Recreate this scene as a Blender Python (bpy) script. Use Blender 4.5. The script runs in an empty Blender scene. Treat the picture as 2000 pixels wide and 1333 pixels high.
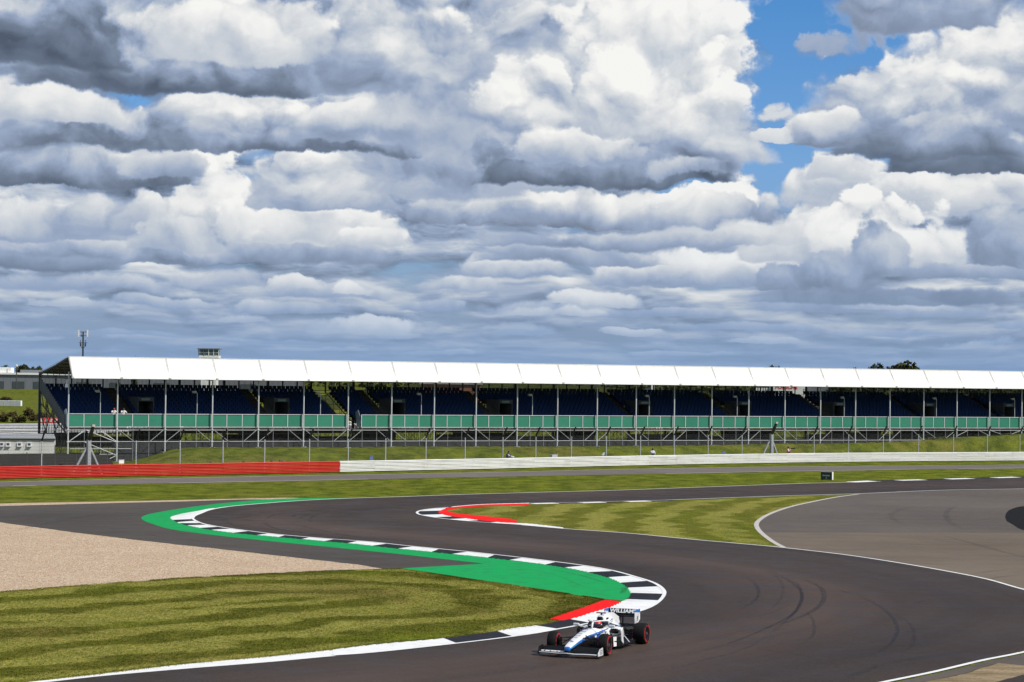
import bpy, bmesh, math, random
from math import sin, cos, tan, atan2, radians, pi, sqrt
from mathutils import Vector, Matrix, noise as mnoise, geometry as mgeo
random.seed(7)
SC = bpy.context.scene
COL = SC.collection
# ------------------------------------------------------------------ camera
FPX = 4500.0; CXP = 1000.0; CYP = 666.5; HORIZ = 740.0; CAMH = 9.0
ROLL = radians(0.7); PITCH = math.atan((HORIZ - CYP) * cos(ROLL) / FPX)
cam_data = bpy.data.cameras.new('camera'); cam = bpy.data.objects.new('camera', cam_data); COL.objects.link(cam)
cam_data.sensor_fit = 'HORIZONTAL'; cam_data.sensor_width = 36.0; cam_data.lens = FPX / 2000 * 36.0
cam_data.clip_start = 0.5; cam_data.clip_end = 60000
_r0 = Vector((1, 0, 0)); _u0 = Vector((0, -sin(PITCH), cos(PITCH))); _f0 = Vector((0, cos(PITCH), sin(PITCH)))
_r = _r0 * cos(ROLL) + _u0 * sin(ROLL); _u = -_r0 * sin(ROLL) + _u0 * cos(ROLL)
cam.matrix_world = Matrix(((_r.x, _u.x, -_f0.x, 0), (_r.y, _u.y, -_f0.y, 0), (_r.z, _u.z, -_f0.z, CAMH), (0, 0, 0, 1)))
SC.camera = cam
SC.view_settings.view_transform = 'Standard'; SC.view_settings.look = 'None'
SC.view_settings.exposure = -0.12; SC.view_settings.gamma = 1.0; SC.view_settings.use_curve_mapping = False
try:
    SC.cycles.use_denoising = True
    SC.cycles.max_bounces = 6; SC.cycles.diffuse_bounces = 3; SC.cycles.glossy_bounces = 3
    SC.cycles.transparent_max_bounces = 24
except Exception: pass

# ------------------------------------------------------------------ sun
SUN_AZ = radians(62.0)      # to the right of straight behind the camera
SUN_EL = radians(46.0)
sun_dir = Vector((sin(SUN_AZ) * cos(SUN_EL), -cos(SUN_AZ) * cos(SUN_EL), sin(SUN_EL)))
sl = bpy.data.lights.new('sun', 'SUN'); sl.energy = 5.0; sl.angle = radians(0.53); sl.color = (1.0, 0.955, 0.88)
so = bpy.data.objects.new('sun', sl); COL.objects.link(so)
so.rotation_euler = sun_dir.to_track_quat('Z', 'Y').to_euler(); so.location = sun_dir * 400

# ------------------------------------------------------------------ sky with clouds (world nodes)
W = bpy.data.worlds.new('World'); SC.world = W; W.use_nodes = True
wt = W.node_tree; wt.nodes.clear()
def nn(t): return wt.nodes.new(t)
def setin(sock, v):
    if v is None: return
    if isinstance(v, bpy.types.NodeSocket): wt.links.new(v, sock)
    else: sock.default_value = v
def M(op, a, b=None, c=None, clamp=False):
    n = nn('ShaderNodeMath'); n.operation = op; n.use_clamp = clamp
    setin(n.inputs[0], a); setin(n.inputs[1], b); setin(n.inputs[2], c)
    return n.outputs[0]
def SS(x, lo, hi):
    n = nn('ShaderNodeMapRange'); n.interpolation_type = 'SMOOTHSTEP'
    setin(n.inputs[0], x); n.inputs[1].default_value = lo; n.inputs[2].default_value = hi
    n.inputs[3].default_value = 0; n.inputs[4].default_value = 1
    return n.outputs[0]
def LIN(x, lo, hi, a, b):
    n = nn('ShaderNodeMapRange'); setin(n.inputs[0], x)
    for i, v in enumerate((lo, hi, a, b)): n.inputs[i + 1].default_value = v
    return n.outputs[0]
def XYZ(x, y, z=0.0):
    n = nn('ShaderNodeCombineXYZ'); setin(n.inputs[0], x); setin(n.inputs[1], y); setin(n.inputs[2], z); return n.outputs[0]
def VADD(a, b):
    n = nn('ShaderNodeVectorMath'); n.operation = 'ADD'; setin(n.inputs[0], a); setin(n.inputs[1], b); return n.outputs[0]
def VMUL(a, b):
    n = nn('ShaderNodeVectorMath'); n.operation = 'MULTIPLY'; setin(n.inputs[0], a); setin(n.inputs[1], b); return n.outputs[0]
def NOISE(v, scale, detail=6, rough=0.55, dist=0.0, col=False):
    n = nn('ShaderNodeTexNoise'); n.noise_dimensions = '3D'
    setin(n.inputs['Vector'], v); n.inputs['Scale'].default_value = scale; n.inputs['Detail'].default_value = detail
    n.inputs['Roughness'].default_value = rough; n.inputs['Distortion'].default_value = dist
    return n.outputs['Color'] if col else n.outputs['Fac']
def MIXC(f, a, b):
    n = nn('ShaderNodeMix'); n.data_type = 'RGBA'; setin(n.inputs[0], f); setin(n.inputs[6], a); setin(n.inputs[7], b); return n.outputs[2]
def RAMP(x, stops):
    n = nn('ShaderNodeValToRGB'); setin(n.inputs[0], x); r = n.color_ramp
    while len(r.elements) < len(stops): r.elements.new(0.5)
    for e, (p, c) in zip(r.elements, stops): e.position = p; e.color = (*c, 1)
    return n.outputs[0]
def srgb(r, g, b):
    f = lambda c: (c / 255 / 12.92) if c / 255 <= 0.04045 else ((c / 255 + 0.055) / 1.055) ** 2.4
    return (f(r), f(g), f(b))
def s4(*c): return (*srgb(*c), 1)
tc = nn('ShaderNodeTexCoord'); DIR = tc.outputs['Generated']
sp = nn('ShaderNodeSeparateXYZ'); setin(sp.inputs[0], DIR); dx, dy, dz = sp.outputs
el = M('SQRT', M('ADD', M('MULTIPLY', dx, dx), M('ADD', M('MULTIPLY', dy, dy), 1e-5)))
U = M('MULTIPLY', M('DIVIDE', dx, M('MAXIMUM', el, 0.4)), 4.5)
V = M('MULTIPLY', dz, M('MULTIPLY_ADD', M('MULTIPLY', dz, dz), 2.25, 4.5))
def N2(v, scale, detail=5, rough=0.55, col=False):
    n = nn('ShaderNodeTexNoise'); n.noise_dimensions = '2D'
    setin(n.inputs['Vector'], v); n.inputs['Scale'].default_value = scale; n.inputs['Detail'].default_value = detail
    n.inputs['Roughness'].default_value = rough
    return n.outputs['Color'] if col else n.outputs['Fac']
UV = XYZ(U, V)
warp = N2(UV, 3.2, 3, 0.55, col=True)
PW = VADD(UV, VMUL(VADD(warp, (-0.5, -0.5, 0)), (0.17, 0.13, 0.0)))
fine = N2(UV, 16.0, 4, 0.6, col=True)
PF = VADD(PW, VMUL(VADD(fine, (-0.5, -0.5, 0)), (0.070, 0.060, 0.0)))
def cell(off, scale):
    n = nn('ShaderNodeTexVoronoi'); n.feature = 'F1'; n.voronoi_dimensions = '2D'
    setin(n.inputs['Vector'], VMUL(VADD(PF, (*off, 0)), (1, 1.25, 1))); n.inputs['Scale'].default_value = scale
    return n.outputs['Distance']
SETS = []
for ox in (0.0, 7.3):
    n0 = N2(VMUL(VADD(PW, (ox, 0, 0)), (1, 1.35, 1)), 4.6, 7, 0.53)
    n1 = N2(VMUL(VADD(PW, (ox + 0.020, 0.034, 0)), (1, 1.35, 1)), 4.6, 7, 0.53)
    c0 = cell((ox, 0), 8.5); c1 = cell((ox + 0.010, 0.018), 8.5)
    f0 = cell((ox + 3.1, 0), 21.0)
    N = M('MULTIPLY_ADD', M('SUBTRACT', n0, 0.5), 2.5, M('MULTIPLY_ADD', M('SUBTRACT', 0.42, c0), 1.25, M('MULTIPLY', M('SUBTRACT', 0.42, f0), 0.50)))
    E = M('MULTIPLY_ADD', M('SUBTRACT', n0, n1), 3.6, M('MULTIPLY', M('SUBTRACT', c1, c0), 1.9))
    SETS.append((N, E))
_sp = nn('ShaderNodeSeparateXYZ'); setin(_sp.inputs[0], PF)
wk = LIN(V, 0.0, 0.40, 0.10, 0.50)
Uw = M('MULTIPLY_ADD', M('SUBTRACT', _sp.outputs[0], U), LIN(V, 0.0, 0.40, 0.5, 0.9), U)
Vw = M('MULTIPLY_ADD', M('SUBTRACT', _sp.outputs[1], V), wk, V)
# clear blue behind, from the sky model
sky = nn('ShaderNodeTexSky'); sky.sky_type = 'NISHITA'; sky.sun_disc = False
sky.sun_elevation = SUN_EL; sky.sun_rotation = math.atan2(sun_dir.x, sun_dir.y)
sky.altitude = 150; sky.air_density = 1.0; sky.dust_density = 0.6; sky.ozone_density = 2.0
def MULC(a_, b_):
    n = nn('ShaderNodeMix'); n.data_type = 'RGBA'; n.blend_type = 'MULTIPLY'; n.inputs[0].default_value = 1
    setin(n.inputs[6], a_); setin(n.inputs[7], b_); return n.outputs[2]
blue = MULC(sky.outputs[0], RAMP(LIN(V, 0.0, 0.8, 0, 1), [(0, (0.050, 0.058, 0.098)), (0.5, (0.056, 0.082, 0.128)), (1, (0.034, 0.076, 0.122))]))
# cloud colours by shade value 0..1
CR = [(0.0, srgb(82, 93, 112)), (0.25, srgb(122, 136, 158)), (0.45, srgb(160, 176, 203)), (0.65, srgb(206, 213, 222)), (0.85, srgb(240, 241, 241)), (1.0, srgb(255, 255, 252))]
HAZE = s4(134, 168, 210)
lv = M('LOGARITHM', M('ADD', M('MAXIMUM', V, 0.0), 0.13), 2.718)
q0 = VADD(XYZ(U, lv), VMUL(VADD(warp, (-0.5, -0.5, 0)), (0.2, 0.14, 0)))
def streak(off, sx, sz, det): return N2(VMUL(VADD(q0, (*off, 0)), (sx, sz, 1)), 1.0, det, 0.52)
a0 = streak((0, 0), 3.2, 4.4, 7); a1 = streak((0.015, 0.07), 3.2, 4.4, 7)
b0 = streak((3, 2), 8.0, 11.0, 6); b1 = streak((3.01, 2.035), 8.0, 11.0, 6)
gap = M('MULTIPLY', SS(M('ABSOLUTE', M('SUBTRACT', U, LIN(V, 0.35, 0.75, 0.46, 0.58))), 0.34, 0.06), SS(V, 0.28, 0.42))
cov = SS(M('SUBTRACT', a0, M('MULTIPLY', gap, 0.45)), 0.30, 0.47)
sh = M('MULTIPLY_ADD', M('SUBTRACT', a0, a1), 1.9, M('MULTIPLY_ADD', M('SUBTRACT', b0, b1), 0.8, LIN(V, 0.9, 2.5, 0.49, 0.34)))  # cloud shade dimmed high overhead, above the view, to lower the ambient light
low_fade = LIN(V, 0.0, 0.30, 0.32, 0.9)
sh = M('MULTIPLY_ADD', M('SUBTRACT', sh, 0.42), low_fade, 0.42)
cov = M('MULTIPLY', cov, LIN(V, 0.0, 0.35, 0.75, 0.96))
def finish(col):
    col = MIXC(SS(V, 0.20, -0.06), col, HAZE)
    return MIXC(SS(V, 0.0, -0.05), col, s4(96, 104, 84))
# sky beyond the picture's clouds: the same broken layer all the way round, dimmed overhead
bgB = nn('ShaderNodeBackground'); bgB.inputs[1].default_value = 0.1
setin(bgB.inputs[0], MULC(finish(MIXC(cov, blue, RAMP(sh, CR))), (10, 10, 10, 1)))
# cumulus: explicit clouds, far to near. x y rx ry_top ry_bot top base rough soft set
CL = [
 # low far rows
 (120, 560, 210, 28, 16, .74, .42, .5, 1), (420, 548, 130, 30, 18, .82, .5, .6, 0), (640, 575, 150, 24, 12, .74, .42, .6, 1), (330, 596, 120, 16, 9, .66, .42, .7, 0),
 (560, 606, 140, 22, 10, .78, .46, .7, 1), (690, 637, 120, 20, 10, .78, .48, .7, 0), (760, 655, 60, 9, 6, .74, .5, .6, 1), (860, 600, 90, 16, 9, .60, .40, .6, 1), (250, 655, 120, 9, 6, .62, .45, .6, 0),
 (1080, 606, 130, 24, 10, .72, .44, .7, 0), (1180, 590, 70, 22, 9, .80, .5, .7, 1), (1290, 612, 150, 14, 8, .58, .42, .6, 1), (1450, 640, 160, 12, 7, .60, .44, .6, 0),
 (1600, 600, 170, 26, 12, .55, .40, .5, 1), (1800, 612, 130, 20, 10, .66, .42, .6, 0), (1900, 670, 70, 20, 9, .72, .50, .7, 1), (1740, 650, 120, 12, 8, .62, .44, .6, 0), (1040, 650, 60, 22, 8, .66, .48, .7, 1), (1960, 640, 90, 14, 8, .62, .46, .7, 1), (930, 560, 130, 22, 12, .78, .46, .6, 1), (500, 665, 150, 7, 5, .60, .44, .6, 0),
 (150, 600, 90, 16, 6, .86, .6, .9, 0), (690, 645, 100, 26, 8, .92, .62, .9, 0), (480, 625, 80, 14, 5, .84, .6, .9, 1), (1020, 640, 40, 26, 6, .84, .62, 1.0, 1), (1230, 650, 60, 10, 5, .80, .6, .9, 0), (1160, 590, 90, 24, 8, .92, .62, .9, 1), (1890, 680, 60, 22, 6, .88, .64, 1.0, 0), (1830, 655, 90, 12, 5, .84, .6, .9, 1), (1760, 600, 120, 18, 7, .84, .58, .9, 0), (1330, 690, 120, 6, 4, .74, .58, .8, 0), (620, 680, 110, 8, 4, .74, .58, .8, 1), (1080, 612, 100, 18, 6, .86, .6, .9, 0), (860, 690, 90, 7, 4, .72, .58, .8, 0), (60, 665, 90, 9, 4, .72, .58, .8, 1), (1500, 668, 110, 9, 4, .76, .58, .8, 1), (570, 560, 60, 20, 8, .90, .6, .9, 0), (690, 575, 50, 18, 6, .92, .66, .9, 1),
 # middle rows
 (230, 500, 330, 70, 22, .90, .30, .5, 0), (60, 520, 190, 26, 16, .42, .24, .4, 1), (600, 500, 230, 40, 24, .70, .34, .5, 1), (1000, 530, 150, 40, 16, .86, .42, .6, 0), (1330, 545, 210, 52, 18, .92, .45, .6, 0), (1120, 500, 200, 30, 16, .60, .34, .5, 1),
 (1560, 480, 120, 70, 40, .80, .50, .6, 0),
 (90, 450, 190, 60, 26, .78, .44, .6, 1), (300, 440, 170, 60, 30, .70, .46, .6, 0),
 (620, 455, 160, 90, 28, .98, .62, .6, 0), (455, 420, 130, 125, 30, 1.06, .66, .7, 0), (560, 450, 120, 80, 30, .98, .62, .7, 1),
 (740, 470, 70, 28, 18, .95, .6, .7, 1), (330, 470, 110, 50, 24, .78, .5, .6, 1),
 (1800, 400, 300, 80, 45, .80, .60, .4, 1), (1400, 430, 95, 95, 30, 1.10, .66, .6, 0), (1310, 430, 240, 60, 24, .86, .38, .5, 1), (1480, 470, 100, 40, 18, .84, .60, .6, 0), (1200, 470, 300, 26, 16, .66, .34, .4, 0),
 (1690, 480, 110, 110, 28, 1.08, .62, .7, 0), (1815, 510, 80, 80, 24, 1.06, .62, .7, 1), (1700, 520, 80, 92, 26, .62, .42, .7, 1), (1900, 540, 190, 24, 14, .60, .34, .5, 0),
 (1985, 510, 130, 130, 22, .50, .34, .6, 1), (1590, 560, 130, 66, 14, .44, .30, .6, 1), (1720, 585, 300, 24, 14, .38, .30, .4, 0), 
 (1000, 425, 280, 60, 18, .84, .30, .45, 1), (920, 350, 180, 50, 30, .66, .44, .4, 0),
 (640, 395, 150, 100, 26, .74, .42, .5, 1), (850, 340, 190, 200, 60, .66, .48, .35, 0),
 # upper left bands
 (120, 350, 300, 80, 26, .62, .14, .35, 1), (330, 340, 90, 40, 20, .70, .40, .4, 0), (60, 250, 330, 90, 60, .74, .30, .35, 0), (420, 275, 410, 95, 34, .86, .16, .35, 0), (700, 250, 110, 70, 40, .84, .40, .4, 1), (90, 215, 160, 60, 40, .90, .60, .4, 1),
 (890, 150, 210, 230, 190, .62, .54, .35, 1), (640, 130, 330, 170, 60, .82, .38, .35, 0), (330, 150, 320, 120, 44, .62, .16, .35, 1), (110, 90, 150, 110, 60, .34, .10, .3, 0), (470, 70, 190, 90, 60, .84, .62, .35, 1), 
 # the big cumulus beside the gap
 (1270, 130, 215, 200, 120, 1.02, .72, .5, 0), (1010, 240, 90, 130, 70, .86, .40, .45, 1), (1340, 250, 165, 160, 90, 1.0, .50, .5, 1), (1170, 335, 270, 80, 34, .60, .08, .4, 1), (1180, 220, 130, 150, 70, 1.04, .58, .5, 0), (1110, 300, 140, 60, 26, .94, .46, .45, 0), (1330, 330, 90, 26, 22, .70, .40, .4, 0),
 # right cumulus
 (1655, 50, 90, 50, 70, .56, .42, 1.2, 1), (1535, 215, 46, 20, 26, .80, .70, 1.0, 1), (1530, 272, 60, 16, 12, .78, .70, 1.1, 0), (1640, 345, 90, 45, 24, .90, .62, .6, 0), (1900, 330, 180, 60, 24, .40, .10, .35, 0), (1960, 190, 190, 230, 90, .96, .44, .4, 0), (1740, 230, 190, 165, 72, .98, .28, .45, 1), (1810, 290, 190, 60, 34, .60, .16, .4, 0), (1640, 262, 80, 56, 40, .84, .30, .7, 0), (1760, 20, 170, 60, 50, .50, .34, .35, 1),
]
# one reusable node group holds the recipe for a single cloud; every cloud is one node of it
GIN = ('Col', 'U', 'V', 'N', 'E', 'irx', 'cu', 'irt', 'ct', 'irb', 'cb', 'ih', 'ch', 'rr', 'r0', 'is', 'TB', 'B', 'nh', 'eg', 'hz', 'dens')
G = bpy.data.node_groups.new('cloud', 'ShaderNodeTree')
for nm in GIN:
    G.interface.new_socket(nm, in_out='INPUT', socket_type='NodeSocketColor' if nm == 'Col' else 'NodeSocketFloat')
G.interface.new_socket('Col', in_out='OUTPUT', socket_type='NodeSocketColor')
main_tree = wt; wt = G
gi = nn('NodeGroupInput'); I = {nm: gi.outputs[i] for i, nm in enumerate(GIN)}
Ui = M('MULTIPLY_ADD', I['Col'], 1e-7, I['U'])     # keeps the evaluation in order, one cloud after the other
Vi = M('MULTIPLY_ADD', I['Col'], 1e-7, I['V'])
du = M('MULTIPLY_ADD', Ui, I['irx'], I['cu']); up = M('MAXIMUM', M('MULTIPLY_ADD', Vi, I['irt'], I['ct']), 0.0)
dn = M('MULTIPLY_ADD', Vi, I['irb'], I['cb'])       # grows downwards
q = M('MULTIPLY_ADD', up, up, M('MULTIPLY', du, du))
q = M('MAXIMUM', q, M('MULTIPLY_ADD', M('MAXIMUM', dn, 0.0), dn, M('MULTIPLY', q, 0.35)))
h0 = M('MULTIPLY_ADD', Vi, I['ih'], I['ch'], clamp=True)
lump = M('MULTIPLY_ADD', h0, I['rr'], I['r0'])
a = M('MULTIPLY_ADD', M('SUBTRACT', M('MULTIPLY_ADD', I['N'], lump, 1.0), q), I['is'], 0.0, clamp=True)
a = M('MULTIPLY', M('MULTIPLY', a, a), M('MULTIPLY_ADD', a, -2.0, 3.0))
h = M('MULTIPLY_ADD', I['N'], I['nh'], h0, clamp=True)
s_ = M('MULTIPLY_ADD', h, I['TB'], M('MULTIPLY_ADD', M('MULTIPLY', I['E'], I['eg']), M('MULTIPLY_ADD', h0, 0.7, 0.3), I['B']))
cmb = nn('ShaderNodeCombineColor'); setin(cmb.inputs[0], s_); setin(cmb.inputs[1], I['hz']); cmb.inputs[2].default_value = 1.0
out = MIXC(M('MULTIPLY', a, I['dens']), I['Col'], cmb.outputs[0])
go = nn('NodeGroupOutput'); wt.links.new(out, go.inputs[0]); wt = main_tree
c0_ = nn('ShaderNodeCombineColor'); setin(c0_.inputs[0], sh); c0_.inputs[1].default_value = 0.0; setin(c0_.inputs[2], cov)
col = c0_.outputs[0]
for (x, y, rx, rt, rb, T, B, rough, st) in CL:
    cx = (x - 1000) / 1000; cv = (740 + 0.0122 * (x - 1000) - y) / 1000
    N, E = SETS[st]
    far = max(0.0, min(1.0, cv / 0.30)); rx /= 1000; rt /= 1000; rb /= 1000
    ih = 1 / (rb * 0.75 + rt * 0.75)
    vals = dict(Col=col, U=Uw, V=Vw, N=N, E=E, irx=1 / rx, cu=-cx / rx, irt=1 / rt, ct=-cv / rt, irb=-1 / rb, cb=cv / rb, ih=ih, ch=-(cv - rb * 0.75) * ih,
                rr=1.1 * rough, r0=0.45 * rough, TB=T - B, B=B, nh=0.26, eg=0.36 * min(1.0, max(0.35, rt / 0.1)), hz=(1 - far) * 0.40, dens=0.97 if cv > .2 else 0.75 + 1.1 * max(cv, 0))
    vals['is'] = 1 / (0.36 if rt > 0.04 else 0.6)
    g = nn('ShaderNodeGroup'); g.node_tree = G
    for i, nm in enumerate(GIN): setin(g.inputs[i], vals[nm])
    col = g.outputs[0]
sc_ = nn('ShaderNodeSeparateColor'); setin(sc_.inputs[0], col)
cloudcol = MIXC(sc_.outputs[1], RAMP(sc_.outputs[0], CR), HAZE)
bgA = nn('ShaderNodeBackground'); bgA.inputs[1].default_value = 0.1
setin(bgA.inputs[0], MULC(finish(MIXC(sc_.outputs[2], blue, cloudcol)), (10, 10, 10, 1)))
win = M('MULTIPLY', M('MULTIPLY', SS(M('ABSOLUTE', U), 1.75, 1.3), SS(V, 1.35, 1.0)), M('MULTIPLY', SS(V, -0.03, -0.02), SS(dy, 0.0, 0.1)))
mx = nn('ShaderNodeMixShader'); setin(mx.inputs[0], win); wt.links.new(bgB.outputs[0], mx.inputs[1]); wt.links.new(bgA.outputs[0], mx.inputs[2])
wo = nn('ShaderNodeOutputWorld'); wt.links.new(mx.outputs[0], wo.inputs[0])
W.cycles.sampling_method = 'MANUAL'; W.cycles.sample_map_resolution = 512
SC.cycles.use_adaptive_sampling = True; SC.cycles.adaptive_threshold = 0.02
# =================================================================== helpers
def pixray(px, py):
    a = (px - CXP) / FPX; b = -(py - CYP) / FPX
    a2 = a * cos(ROLL) - b * sin(ROLL); b2 = a * sin(ROLL) + b * cos(ROLL)
    y = cos(PITCH) - b2 * sin(PITCH); z = sin(PITCH) + b2 * cos(PITCH)
    return a2 / y, z / y
def gp(px, py, z=0.0):
    """the spot on the level z that the survey pixel (px, py) of the 2000 x 1333 picture shows"""
    u, w = pixray(px, py); Y = (z - CAMH) / w
    return Vector((u * Y, Y, z))
def at(px, py, Y):
    u, w = pixray(px, py); return Vector((u * Y, Y, CAMH + w * Y))
def cr(pts, n=8, closed=False):
    """Catmull-Rom through points"""
    P = [Vector(p) for p in pts]; out = []; N = len(P)
    rng = N if closed else N - 1
    for i in range(rng):
        p1 = P[i]; p2 = P[(i + 1) % N]
        p0 = P[i - 1] if (i > 0 or closed) else p1 * 2 - p2
        p3 = P[(i + 2) % N] if (i + 2 < N or closed) else p2 * 2 - p1
        d1 = max((p2 - p1).length ** .5, 1e-6); d0 = max((p1 - p0).length ** .5, 1e-6); d2 = max((p3 - p2).length ** .5, 1e-6)
        m1 = (p1 - p0) / d0 - (p2 - p0) / (d0 + d1) + (p2 - p1) / d1
        m2 = (p2 - p1) / d1 - (p3 - p1) / (d1 + d2) + (p3 - p2) / d2
        m1 *= d1; m2 *= d1
        for k in range(n):
            t = k / n; t2 = t * t; t3 = t2 * t
            out.append(p1 * (2 * t3 - 3 * t2 + 1) + m1 * (t3 - 2 * t2 + t) + p2 * (-2 * t3 + 3 * t2) + m2 * (t3 - t2))
    if not closed: out.append(P[-1].copy())
    return out
def G2(lst, n=8, z=0.0): return cr([gp(x, y, 0) for x, y in lst], n)
def resample(pts, step=None, count=None):
    L = [0]
    for a, b in zip(pts, pts[1:]): L.append(L[-1] + (b - a).length)
    n = count or max(2, int(L[-1] / step) + 1); out = []; j = 0
    for i in range(n):
        d = L[-1] * i / (n - 1)
        while j < len(L) - 2 and L[j + 1] < d: j += 1
        f = (d - L[j]) / max(L[j + 1] - L[j], 1e-9); out.append(pts[j].lerp(pts[j + 1], min(1, f)))
    return out
def plen(pts): return sum((b - a).length for a, b in zip(pts, pts[1:]))

# ------------------------------------------------------------------ materials
def mat(name, base=(0.5, 0.5, 0.5), rough=0.6, metal=0.0, spec=0.5, build=None, coat=0.0):
    m = bpy.data.materials.new(name); m.use_nodes = True
    b = m.node_tree.nodes['Principled BSDF']
    b.inputs['Base Color'].default_value = (*base, 1); b.inputs['Roughness'].default_value = rough
    b.inputs['Metallic'].default_value = metal
    b.inputs['Specular IOR Level'].default_value = spec; b.inputs['Coat Weight'].default_value = coat
    if build: build(m.node_tree, b)
    return m
class T:
    """tiny node helper for materials"""
    def __init__(s, nt): s.nt = nt; s.obj = nt.nodes.new('ShaderNodeNewGeometry').outputs['Position']
    def n(s, t): return s.nt.nodes.new(t)
    def L(s, a, b): s.nt.links.new(a, b)
    def put(s, sock, v):
        if isinstance(v, bpy.types.NodeSocket): s.L(v, sock)
        elif v is not None:
            if isinstance(v, tuple) and len(v) == 3 and sock.type == 'RGBA': v = (*v, 1)
            sock.default_value = v
    def noise(s, scale, detail=4, rough=.55, vec=None, sc=None, dist=0):
        n = s.n('ShaderNodeTexNoise'); v = vec or s.obj
        if sc is not None: v = s.vm('MULTIPLY', v, sc)
        s.L(v, n.inputs['Vector']); n.inputs['Scale'].default_value = scale; n.inputs['Detail'].default_value = detail
        n.inputs['Roughness'].default_value = rough; n.inputs['Distortion'].default_value = dist; return n.outputs['Fac']
    def vm(s, op, a, b):
        n = s.n('ShaderNodeVectorMath'); n.operation = op; s.put(n.inputs[0], a); s.put(n.inputs[1], b); return n.outputs[0]
    def m(s, op, a, b=None, c=None, clamp=False):
        n = s.n('ShaderNodeMath'); n.operation = op; n.use_clamp = clamp
        s.put(n.inputs[0], a); s.put(n.inputs[1], b); s.put(n.inputs[2], c); return n.outputs[0]
    def ss(s, x, lo, hi, a=0, b=1):
        n = s.n('ShaderNodeMapRange'); n.interpolation_type = 'SMOOTHSTEP'; s.put(n.inputs[0], x)
        for i, v in enumerate((lo, hi, a, b)): n.inputs[i + 1].default_value = v
        return n.outputs[0]
    def mix(s, f, a, b, mode='MIX'):
        n = s.n('ShaderNodeMix'); n.data_type = 'RGBA'; n.blend_type = mode
        s.put(n.inputs[0], f); s.put(n.inputs[6], a); s.put(n.inputs[7], b); return n.outputs[2]
    def uv(s):
        n = s.n('ShaderNodeUVMap'); sp = s.n('ShaderNodeSeparateXYZ'); s.L(n.outputs[0], sp.inputs[0]); return n.outputs[0], sp.outputs[0], sp.outputs[1]
    def pos(s):
        sp = s.n('ShaderNodeSeparateXYZ'); s.L(s.obj, sp.inputs[0]); return sp.outputs[0], sp.outputs[1], sp.outputs[2]
    def bump(s, h, strength, dist, b):
        n = s.n('ShaderNodeBump'); n.inputs['Strength'].default_value = strength; n.inputs['Distance'].default_value = dist
        s.L(h, n.inputs['Height']); s.L(n.outputs[0], b.inputs['Normal'])

def grass_build(stripes=False, dry=0.5, dark=1.0, lo1=(0.058, 0.062, 0.008), lo2=(0.120, 0.112, 0.014)):
    def f(nt, b):
        t = T(nt)
        big = t.noise(0.07, 4, .6); mid = t.noise(0.55, 5, .65, sc=(1, .6, 1)); fin = t.noise(2.6, 6, .75, sc=(1, .45, 1)); blade = t.noise(9.0, 4, .75, sc=(1, .3, 1))
        g1 = (0.062 * dark, 0.082 * dark, 0.007); g2 = (0.155 * dark, 0.180 * dark, 0.015); dryc = (0.175 * dark, 0.138 * dark, 0.040 * dark)
        c = t.mix(t.ss(mid, .32, .68), g1, g2)
        patch = t.m('ADD', t.m('MULTIPLY', big, .55), t.m('ADD', t.m('MULTIPLY', mid, .3), t.m('MULTIPLY', fin, .3)))
        if stripes:
            x_, y_, z_ = t.pos(); v = stripes(t, x_, y_)
            wob = t.m('ADD', v, t.m('MULTIPLY', t.m('SUBTRACT', t.noise(.22, 4, .6), .5), 1.3))
            st = t.m('MULTIPLY_ADD', t.m('SINE', t.m('MULTIPLY', wob, 2 * pi)), .5, .5)
            st = t.ss(st, .25, .75)
            lo = t.mix(t.ss(fin, .3, .7), lo1, lo2); hi = t.mix(t.ss(fin, .3, .7), (0.205, 0.205, 0.034), (0.350, 0.310, 0.085))
            amt = t.m('MULTIPLY', t.ss(t.noise(.11, 3), .22, .5), .68)
            c = t.mix(amt, c, t.mix(st, lo, hi))
        c = t.mix(t.m('MULTIPLY', t.ss(patch, .57, .74), dry), c, dryc)
        c = t.mix(t.ss(blade, .36, .50, .75, 0), c, t.mix(1.0, c, (.42, .48, .35, 1), 'MULTIPLY')); c = t.mix(t.ss(blade, .50, .66, 0, .8), c, t.mix(1.0, c, (1.75, 1.55, 1.7, 1), 'MULTIPLY'))
        t.L(c, b.inputs['Base Color'])
        t.bump(t.m('ADD', fin, blade), .9, .10, b)
    return f
GRASS = mat('grass_turf', rough=.95, spec=.04, build=grass_build(False, .45))
def st_inf(t, x, y):
    # nested U-turns: out along the gravel edge, round, and back along the kerb
    p = t.m('SUBTRACT', x, -8.2); q = t.m('SUBTRACT', y, 93.5)
    a = t.m('MAXIMUM', t.m('MULTIPLY_ADD', p, .69, t.m('MULTIPLY', q, .72)), 0.0); b_ = t.m('MULTIPLY_ADD', p, .74, t.m('MULTIPLY', q, -.67))
    return t.m('DIVIDE', t.m('SQRT', t.m('MULTIPLY_ADD', t.m('MULTIPLY', a, a), .85, t.m('MULTIPLY', b_, b_))), 4.1)
def st_isl(t, x, y):
    # passes curve round the nose of the island
    p = t.m('SUBTRACT', x, 105.0); q = t.m('SUBTRACT', y, 140.0)
    return t.m('DIVIDE', t.m('SQRT', t.m('MULTIPLY_ADD', p, p, t.m('MULTIPLY', q, q))), 3.8)
INFIELD = mat('mown_infield_grass', rough=.95, spec=.04, build=grass_build(st_inf, .75))
GRASS_STRIPE = mat('mown_grass', rough=.95, spec=.04, build=grass_build(st_isl, .6, 1.0, (.090, .098, .012), (.150, .145, .020)))
GRASS_BANK = mat('rough_bank_grass', rough=.95, spec=.04, build=grass_build(False, .95, .92))
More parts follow.
